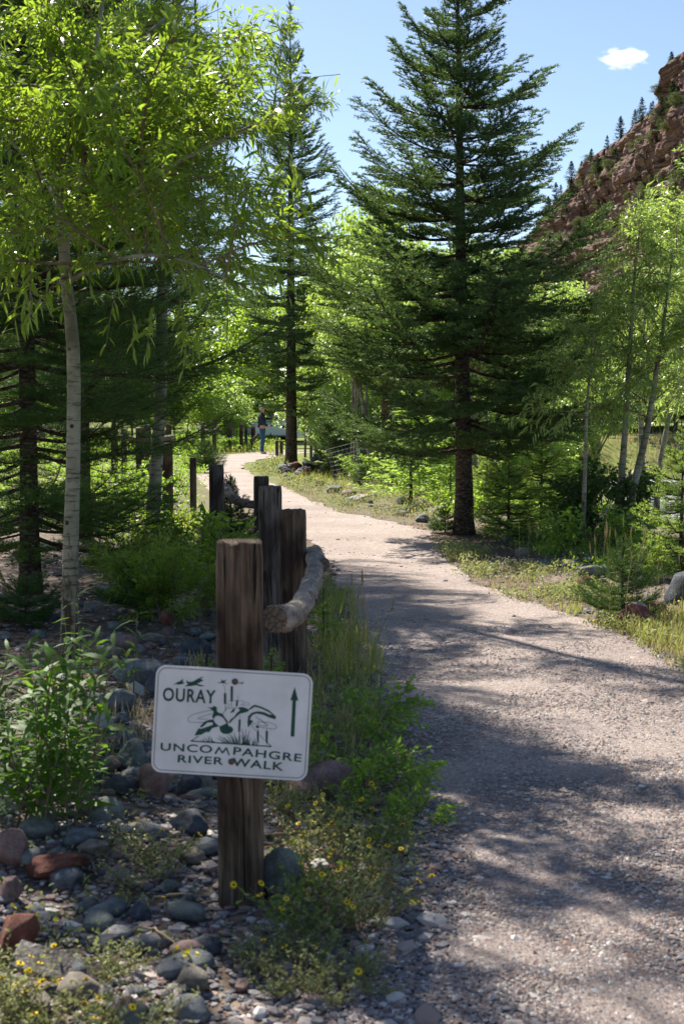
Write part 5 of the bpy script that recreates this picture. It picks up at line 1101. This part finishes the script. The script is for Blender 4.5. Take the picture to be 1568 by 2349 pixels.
RV1 = [(1000, 1250), (1080, 1262), (1180, 1290), (1300, 1320), (1420, 1380), (1620, 1400), (1620, 1600), (1500, 1500), (1380, 1452), (1250, 1402), (1120, 1362), (1050, 1305)]
RV2 = [(640, 1092), (700, 1100), (800, 1125), (900, 1120), (1030, 1150), (1045, 1190), (900, 1190), (790, 1176), (700, 1150), (640, 1110)]
RV3 = [(575, 1080), (640, 1052), (668, 1060), (655, 1088), (610, 1098)]
herb_field('verge_herbs', 'yellow green low herbs and tiny yellow flowers covering the verge right of the path', [(RV1, 650, .75), (RV2, 480, .9), (RV3, 200, 1.0)], 1, flower=.02)
herb_field('meadow_herbs', 'sunny green ground cover beyond the fence on the left', [([(0, 1010), (450, 1005), (470, 1090), (420, 1190), (0, 1230)], 1500, 1.5), ([(560, 1000), (640, 1000), (640, 1040), (520, 1040), (420, 1030), (440, 1000)], 350, 1.6), ([(200, 1180), (480, 1180), (490, 1350), (300, 1330)], 420, 1.0)], 2, 'leaf_shrub', flower=.04)
herb_field('shade_herbs', 'small scattered green herbs between the stones and along the left path edge', [([(560, 1560), (760, 1450), (960, 1780), (960, 2000), (640, 2120), (600, 1850)], 420, .55), ([(0, 1700), (480, 1650), (480, 2250), (0, 2349)], 130, .5), ([(730, 1350), (790, 1350), (900, 1700), (740, 1700)], 160, .7), ([(1060, 1180), (1568, 1230), (1568, 1340), (1200, 1270)], 220, .8)], 3, 'herb', flower=.02)
herb_field('right_bank_herbs', 'sunny low herbs on the ground under the right hand young cottonwoods', [([(1080, 1215), (1568, 1235), (1568, 1330), (1300, 1320)], 420, .8)], 6, 'leaf_shrub', flower=0)
herb_field('grove_floor_herbs', 'bright green undergrowth on the grove floor behind the big fir', [([(780, 1040), (1300, 1040), (1400, 1200), (1040, 1160), (800, 1100)], 1300, 1.7)], 5, 'leaf_shrub', flower=.0)
def grass_field(name, label, polys, seed, mat='grass'):
    r_ = np.random.default_rng(seed); mb = MB()
    for poly, n_, h in polys:
        XY = wscatter(poly, n_, r_, 1.0)
        for _ in (0,):
            m_ = 7; X = np.repeat(XY[:, 0], m_)+r_.normal(size=n_*m_)*.025; Y = np.repeat(XY[:, 1], m_)+r_.normal(size=n_*m_)*.025; Z = hz(X, Y)-.005; a = r_.uniform(0, 6.28, n_*m_); k = n_*m_
            global rng; rng = r_
            leaves(mb, np.stack([X, Y, Z], 1), np.stack([np.cos(a)*.35, np.sin(a)*.35, np.ones(k)], 1), np.stack([np.cos(a), np.sin(a), np.full(k, .1)], 1), h*r_.uniform(.4, 1.15, k), .0035*(1+.05*Y), 0, droop=r_.uniform(0, .45, (k, 1)))
    return tag(obj(name, mb.mesh(name, [M[mat]]), kind='stuff'), label, 'grass')
RG = [(1400, 1440), (1620, 1400), (1620, 1540), (1500, 1490)]
grass_field('dry_grass', 'dry yellow grass around the red boulder on the right verge', [(RG, 260, .15), ([(1180, 1320), (1420, 1380), (1420, 1450), (1250, 1400)], 90, .09)], 1, 'grass')
grass_field('straw_grass', 'straw coloured dry grass stems on the verges', [(RV1, 260, .10), (RG, 160, .15), (RV2, 200, .14), ([(560, 1560), (760, 1450), (900, 1780), (640, 1900)], 90, .2), ([(150, 1650), (480, 1500), (480, 1700), (200, 1800)], 60, .16)], 2, 'grass_dry')
grass_field('green_grass', 'green grass tufts near the fence posts and path edge', [([(730, 1330), (800, 1380), (880, 1560), (740, 1600)], 110, .24), ([(380, 1180), (480, 1180), (480, 1300), (400, 1300)], 120, .25), ([(640, 1100), (1040, 1160), (1030, 1120), (760, 1090)], 260, .28), ([(420, 1020), (640, 1020), (640, 1042), (420, 1042)], 250, .4), ([(560, 1560), (760, 1500), (920, 1700), (640, 1850)], 80, .15)], 3, 'grass')
# far bank lawn
grass_field('bank_grass', 'straw coloured dry grass on the far river bank', [([(1250, 1012), (1640, 1012), (1640, 1036), (1250, 1036)], 2600, .55)], 4, 'grass_dry')
# tall seed-head grasses at right verge and by the posts
mbt = MB(); 
def stalk(px, py, h, lean, label, k):
    p = gp(px, py); r_ = np.random.default_rng(k); root = empty('grass_stalk', p, label, 'grass stalk', 'tall grass stalks right of the path' if px > 1000 else 'tall grass stalks left of the path')
    P = spline([(0, 0, 0), (lean*.3, 0, h*.6), (lean, 0, h)], 9); mb = MB(); tube(mb, P, np.linspace(.0022, .0012, 9), 4); obj('stem', mb.mesh('stem', [M['grass'] if k % 2 else M['dry_stem']]), root)
    mb = MB(); tube(mb, [P[-1]-[0, 0, .01], P[-1]+[lean*.05, 0, .03], P[-1]+[lean*.12, 0, .07]], [.002, .005, .001], 6); obj('seed_head', mb.mesh('seed_head', [M['grass_dry']]), root)
r_ = np.random.default_rng(3)
for k in range(16): stalk(1385+r_.uniform(-15, 80), r_.uniform(1405, 1450), r_.uniform(.4, .68), r_.uniform(-.08, .1), 'tall yellow green grass stalk with seed head by the red boulders', k)
for k in range(12): stalk(r_.uniform(770, 850), r_.uniform(1520, 1640), r_.uniform(.3, .55), r_.uniform(-.06, .12), 'tall thin grass stalk at the left path edge near the dark post', k)
for k in range(8): stalk([1525, 1565, 1190, 1235, 1210, 1475, 1540, 1490][k], [1440, 1440, 1290, 1285, 1285, 1430, 1500, 1440][k], [.4, .45, .3, .25, .3, .35, .35, .3][k], r_.uniform(-.1, .1), 'tall yellow green grass stalk with seed head by the red boulders', k)
# fallen sticks
ST = [(600, 1925, 880, 1930, 'long straw coloured stalk lying right of the post'), (560, 1990, 730, 2010, 'pale broken stick behind the post foot'), (350, 2075, 470, 2080, 'forked grey stick left of the post'), (830, 2025, 960, 2080, 'thin dry twig at the gravel edge'), (540, 2232, 620, 2236, 'short bleached stick near the bottom'), (440, 1560, 560, 1500, 'thin dry twig leaning behind the sign'),
      (1100, 1278, 1180, 1290, 'small fallen stick on the right verge'), (260, 1950, 420, 1985, 'dry stem across the stones left of the post'), (300, 2140, 420, 2190, 'dead twig among pebbles at lower left')]
for k, (x0, y0, x1, y1, lb) in enumerate(ST):
    a, c_ = G(x0, y0), G(x1, y1); m_ = (a+c_)/2+Vector((0, 0, .035)); mb = MB(); tube(mb, spline([(0, 0, .012), tuple(m_-a), tuple(c_-a+Vector((0, 0, .012)))], 12)+np.random.default_rng(k).normal(size=(12, 3))*.004, np.linspace(.0045, .0025, 12), 6); tag(obj('stick', mb.mesh('stick', [M['dry_stem']]), loc=a), lb, 'stick')
# brown litter under the big fir and among the stones
r_ = np.random.default_rng(8); mb = MB()
for poly, n_ in (([(900, 1195), (1050, 1200), (1300, 1290), (1050, 1270)], 1500), ([(120, 1480), (480, 1440), (480, 1560), (100, 1620)], 1600), ([(0, 1400), (160, 1420), (160, 1600), (0, 1600)], 1300), ([(480, 1800), (960, 1700), (900, 2100), (600, 2100)], 1200)):
    XY = wscatter(poly, n_, r_, 1); Z = hz(XY[:, 0], XY[:, 1])+.008; rng = r_; D = r_.normal(size=(n_, 3))*[1, 1, .2]; leaves(mb, np.column_stack([XY, Z]), D, r_.normal(size=(n_, 3))*.4+[0, 0, 1], .035, .009, 0, droop=.05)
lm = plain('dead_leaf_brown', (.22, .12, .06), .9, .45, 40); tag(obj('leaf_litter', mb.mesh('leaf_litter', [lm]), kind='stuff'), 'brown fallen leaves and needles on the shaded soil', 'leaf litter')

# wire cages around young trees
def cage(px, py, d, label, Rr=.35, H=1.1, tilt=0):
    p = at(px, py, d); root = empty('wire_cage', (p.x, d, gz((p.x, d))), label, 'wire cage'); root.rotation_euler = (0, tilt, 0); mb = MB(); th_ = np.linspace(0, 2*math.pi, 25)
    for zc in np.linspace(.02, H, 10): tube(mb, np.stack([np.cos(th_)*Rr, np.sin(th_)*Rr, np.full(25, zc)], 1), .0018, 3, cap=False)
    obj('hoops', mb.mesh('hoops', [M['metal']]), root); mb = MB()
    for a in th_[:-1]: tube(mb, [(math.cos(a)*Rr, math.sin(a)*Rr, 0), (math.cos(a)*Rr, math.sin(a)*Rr, H)], .0018, 3, cap=False)
    obj('uprights', mb.mesh('uprights', [M['metal']]), root)
cage(805, 1080, 28, 'leaning cylinder of wire mesh left of the aspen cluster', .3, .8, -.25); cage(845, 1060, 27, 'upright wire mesh cage around thin aspen stems', .28, 1.35, .05); cage(868, 1050, 29, 'wire mesh cage by the thick dark trunk', .4, 1.5); cage(1505, 1170, 19.5, 'wire mesh cage around the bent young cottonwood by the river', .28, 1.2); cage(1092, 1120, 25, 'wire mesh cage right of the big fir trunk', .3, 1.0); cage(1100, 1000, 30, 'tall wire cage behind the sunny young firs', .35, 1.4)

# ================================================================ MAN, CARS, TABLE
def skin_obj(name, joints, edges, mat, parent, root=0, lv=2):
    me = bpy.data.meshes.new(name); me.from_pydata([j[0] for j in joints], edges, []); me.materials.append(M[mat]); o = obj(name, me, parent)
    md = o.modifiers.new('skin', 'SKIN'); md.use_smooth_shade = True
    for k, j in enumerate(joints): sv = me.skin_vertices[0].data[k]; r1 = j[1]; sv.radius = (r1, r1) if not isinstance(r1, tuple) else r1; sv.use_root = (k == root)
    s = o.modifiers.new('sub', 'SUBSURF'); s.levels = lv; s.render_levels = lv; return o
D = 51.5; pm = at(602, 1040, D); man = empty('person', (pm.x, D, float(hz(pm.x, D)[0])+.012), 'man in grey cap, navy pullover and jeans standing on the path, hands clasped in front', 'person', rz=R(8))
# faces +X; y is sideways
hd = []
J = [((0, 0, .96), .10), ((-.02, 0, 1.12), .12), ((-.03, 0, 1.32), .13), ((-.02, 0, 1.46), .07), ((.005, 0, 1.53), .052), ((.02, 0, 1.60), .075), ((.015, 0, 1.68), .088), ((.01, 0, 1.745), .06)]
E = [(k, k+1) for k in range(7)]
def add(parent, lst):
    for q in lst: J.append(q); E.append((parent, len(J)-1)); parent = len(J)-1
    return parent
for s in (-1, 1):
    w_ = add(2, [((-.03, s*.17, 1.41), .055), ((-.04, s*.23, 1.18), .042), ((.10, s*.17, 1.05), .034), ((.21, s*.06, 1.00), .024), ((.255, s*.03, .985), .026)])
    for f in range(4): add(w_, [((.275, s*(.02-.012*f)+s*.01, 1.00-.018*f), .008), ((.295-.004*f, s*(.0-.008*f), .995-.018*f), .007)])
    add(w_, [((.245, s*.015, 1.015), .009), ((.27, s*.0, 1.022), .008)])
    add(0, [((0, s*.09, .90), .085), ((.02, s*.10, .50), .055), ((-.02, s*.10, .12), .038), ((-.02, s*.10, .05), .04), ((.10, s*.11, .03), .03)])
skin_obj('body', J, E, 'skin', man)
add_face = []
mb = MB(); tube(mb, [(.085, 0, 1.66), (.115, 0, 1.635), (.095, 0, 1.625)], [.010, .014, .008], 8); obj('nose', mb.mesh('nose', [M['skin']]), man)
for s in (-1, 1):
    mb = MB(); tube(mb, [(.0, s*.078, 1.66), (-.005, s*.092, 1.65), (-.0, s*.08, 1.62)], [.012, .016, .01], 8); obj('ear', mb.mesh('ear', [M['skin']]), man)
    mb = MB(); tube(mb, [(.082, s*.03, 1.668), (.094, s*.03, 1.668)], [.011, .006], 8); obj('eye', mb.mesh('eye', [M['tyre']]), man)
mb = MB(); tube(mb, [(.085, -.025, 1.598), (.093, 0, 1.597), (.085, .025, 1.598)], .006, 6); obj('mouth', mb.mesh('mouth', [M['redwood']]), man)
SJ = [((0, 0, .93), .15), ((-.02, 0, 1.10), .165), ((-.03, 0, 1.30), .16), ((-.03, 0, 1.42), .12), ((-.015, 0, 1.50), .062)]; SE = [(0, 1), (1, 2), (2, 3), (3, 4)]
for s in (-1, 1):
    q = 3
    for j in [((-.03, s*.18, 1.40), .075), ((-.045, s*.24, 1.19), .062), ((.09, s*.18, 1.06), .052), ((.19, s*.08, 1.01), .040)]: SJ.append(j); SE.append((q, len(SJ)-1)); q = len(SJ)-1
skin_obj('pullover', SJ, SE, 'navy', man)
JJ = [((0, 0, .97), .145), ((0, 0, .90), .13)]; JE = [(0, 1)]
for s in (-1, 1):
    q = 1
    for j in [((0, s*.085, .82), .105), ((.015, s*.10, .50), .078), ((-.02, s*.10, .20), .064), ((-.02, s*.10, .07), .066)]: JJ.append(j); JE.append((q, len(JJ)-1)); q = len(JJ)-1
skin_obj('jeans', JJ, JE, 'jeans', man)
for s in (-1, 1): skin_obj('shoe', [((-.07, s*.10, .045), .045), ((.03, s*.105, .045), .05), ((.15, s*.115, .035), .04)], [(0, 1), (1, 2)], 'shoe', man, 1)
bm = bmesh.new(); bmesh.ops.create_uvsphere(bm, u_segments=20, v_segments=12, radius=1); bmesh.ops.delete(bm, geom=[v for v in bm.verts if v.co.z < -.05], context='VERTS')
for v in bm.verts: v.co = Vector((v.co.x*.122, v.co.y*.105, v.co.z*.10)); 
me = bpy.data.meshes.new('cap'); bm.to_mesh(me); bm.free(); me.materials.append(M['cap']); cap = obj('cap', me, man, loc=(.0, 0, 1.70), rot=(0, R(-4), 0)); sd = cap.modifiers.new('s', 'SOLIDIFY'); sd.thickness = .006
mb = MB(); A_ = np.linspace(-1.05, 1.05, 13); V0 = [(.118*math.cos(a), .10*math.sin(a), 0) for a in A_]; V1 = [(.118*math.cos(a)+.055*math.cos(a)**2, .10*math.sin(a), -.016) for a in A_]; k = np.arange(12); mb.add(V0+V1, [np.stack([k, k+1, 14+k, 13+k], -1)]); br = obj('brim', mb.mesh('brim', [M['cap']]), cap); sd = br.modifiers.new('s', 'SOLIDIFY'); sd.thickness = .006
mb = MB(); tube(mb, [(-.03, 0, 1.58), (-.055, 0, 1.64), (-.05, 0, 1.70)], [.065, .072, .075], 12); obj('hair', mb.mesh('hair', [M['hair']]), man)

def car(p, rz, paint, label):
    root = empty('parked_car', p, label, 'car', rz=rz); prof = [(-2.2, .35), (-2.25, .75), (-2.1, 1.0), (-1.6, 1.08), (-1.25, 1.5), (-.5, 1.62), (.4, 1.6), (1.1, 1.12), (1.9, 1.0), (2.2, .8), (2.25, .4), (1.9, .28), (-1.9, .28)]
    mb = MB(); n_ = len(prof); 
    L_ = [(x, -.85+(.14 if z_ > 1.2 else 0), z_) for x, z_ in prof]; R_ = [(x, .85-(.14 if z_ > 1.2 else 0), z_) for x, z_ in prof]; jj = np.arange(n_); j2 = (jj+1) % n_
    mb.add(L_+R_, [np.stack([jj, j2, n_+j2, n_+jj], -1)]); mb.add(L_, [[list(range(n_))[::-1]]]); mb.add(R_, [[list(range(n_))]]); o = obj('body', mb.mesh('body', [M[paint]], False), root); bv = o.modifiers.new('b', 'BEVEL'); bv.width = .05; bv.segments = 3
    for s in (-1, 1):
        for P in ([(-1.2, 1.12), (-1.05, 1.46), (-.45, 1.54), (-.4, 1.12)], [(-.32, 1.12), (-.36, 1.54), (.36, 1.52), (.9, 1.14)]):
            mb = MB(); mb.add([(x, s*(.862-(z_-1.1)*.33), z_) for x, z_ in P], [[(0, 1, 2, 3)]]); obj('side_window', mb.mesh('side_window', [M['glass']], False), root)
        for x in (-1.4, 1.4):
            mb = MB(); tube(mb, [(x, s*.70, .33), (x, s*.88, .33)], .33, 20); wh = obj('wheel', mb.mesh('wheel', [M['tyre']]), root); mb = MB(); tube(mb, [(x, s*.86, .33), (x, s*.885, .33)], .2, 14); obj('rim', mb.mesh('rim', [M['hub']]), wh)
        mb = MB(); tube(mb, [(2.2, s*.62, .74), (2.26, s*.6, .72)], .09, 10); obj('headlight', mb.mesh('headlight', [M['lamp_w']]), root); mb = MB(); tube(mb, [(-2.2, s*.65, .82), (-2.27, s*.65, .80)], .08, 10); obj('tail_light', mb.mesh('tail_light', [M['lamp_red']]), root)
    for P, nm in (([(.5, 1.56), (1.06, 1.14)], 'windscreen'), ([(-1.24, 1.46), (-1.56, 1.12)], 'rear_window')):
        mb = MB(); (x0, z0_), (x1, z1_) = P; mb.add([(x0, -.62, z0_+.02), (x0, .62, z0_+.02), (x1, .74, z1_+.02), (x1, -.74, z1_+.02)], [[(0, 1, 2, 3)]]); obj(nm, mb.mesh(nm, [M['glass']], False), root)
    return root
for (px, d, rz, pt, lb) in ((660, 74, R(70), 'carw', 'white parked car seen between the man and the slender fir trunk'), (548, 80, R(20), 'cars', 'silver parked car behind the distant posts left of the man')):
    q = at(px, 1000, d); car((q.x, d, gz((q.x, d))), rz, pt, lb)
# picnic table across the river
q = at(1500, 985, 88); q.z = gz((q.x, 88)); root = empty('picnic_table', q, 'orange red wooden picnic table on the far river bank', 'picnic table')
for nm, bx in (('table_top', [(-1.0, -.38, .72), (1.0, .38, .77)]), ('bench_seat', [(-1.0, -.85, .42), (1.0, -.58, .46)]), ('bench_seat', [(-1.0, .58, .42), (1.0, .85, .46)]), ('leg', [(-.75, -.7, 0), (-.67, .7, .06)]), ('leg', [(-.75, -.06, .05), (-.67, .06, .72)]), ('leg', [(.67, -.06, .05), (.75, .06, .72)]), ('crossbar', [(-.76, -.8, .36), (-.66, .8, .42)]), ('crossbar', [(.66, -.8, .36), (.76, .8, .42)])):
    mb = MB(); box(mb, *bx); obj(nm, mb.mesh(nm, [M['redwood']], False), root)
bpy.context.view_layer.update()
rank_labels('yellow flowering plants right of the post', 'grey green plant with yellow daisies right of the post foot, {}')
rank_labels('low herbs on the gravel below the post', 'low grey green herb on gravel below the post, {}')
rank_labels('yellow flowering plants at lower left', 'yellow flowering plant in the lower left corner, {}')
rank_labels('small herbs left of the post', 'small herb on the stones around the post, {}')
rank_labels('willow shoots at lower left', 'upright willow shoot in the leafy clump at the lower left, {}')
rank_labels('willow shoots beside the pale trunk', 'thin willow shoot beside the nearest pale trunk, {}')
rank_labels('young aspens in the grove', 'slender young aspen in the grove behind the big fir, {}')
rank_labels('tall grass stalks right of the path', 'tall grass stalk with seed head right of the path, {}')
rank_labels('tall grass stalks left of the path', 'tall thin grass stalk at the left path edge, {}')
rank_labels('pines along the cliff skyline', 'small dark pine on the skyline of the cliff slope, {}')
rank_labels('boulders lining the far river bank', 'reddish boulder in the row along the far river bank, {}')
rank_labels('leafy trees on the far river bank', 'leafy tree on the grassy bank across the river, {}')
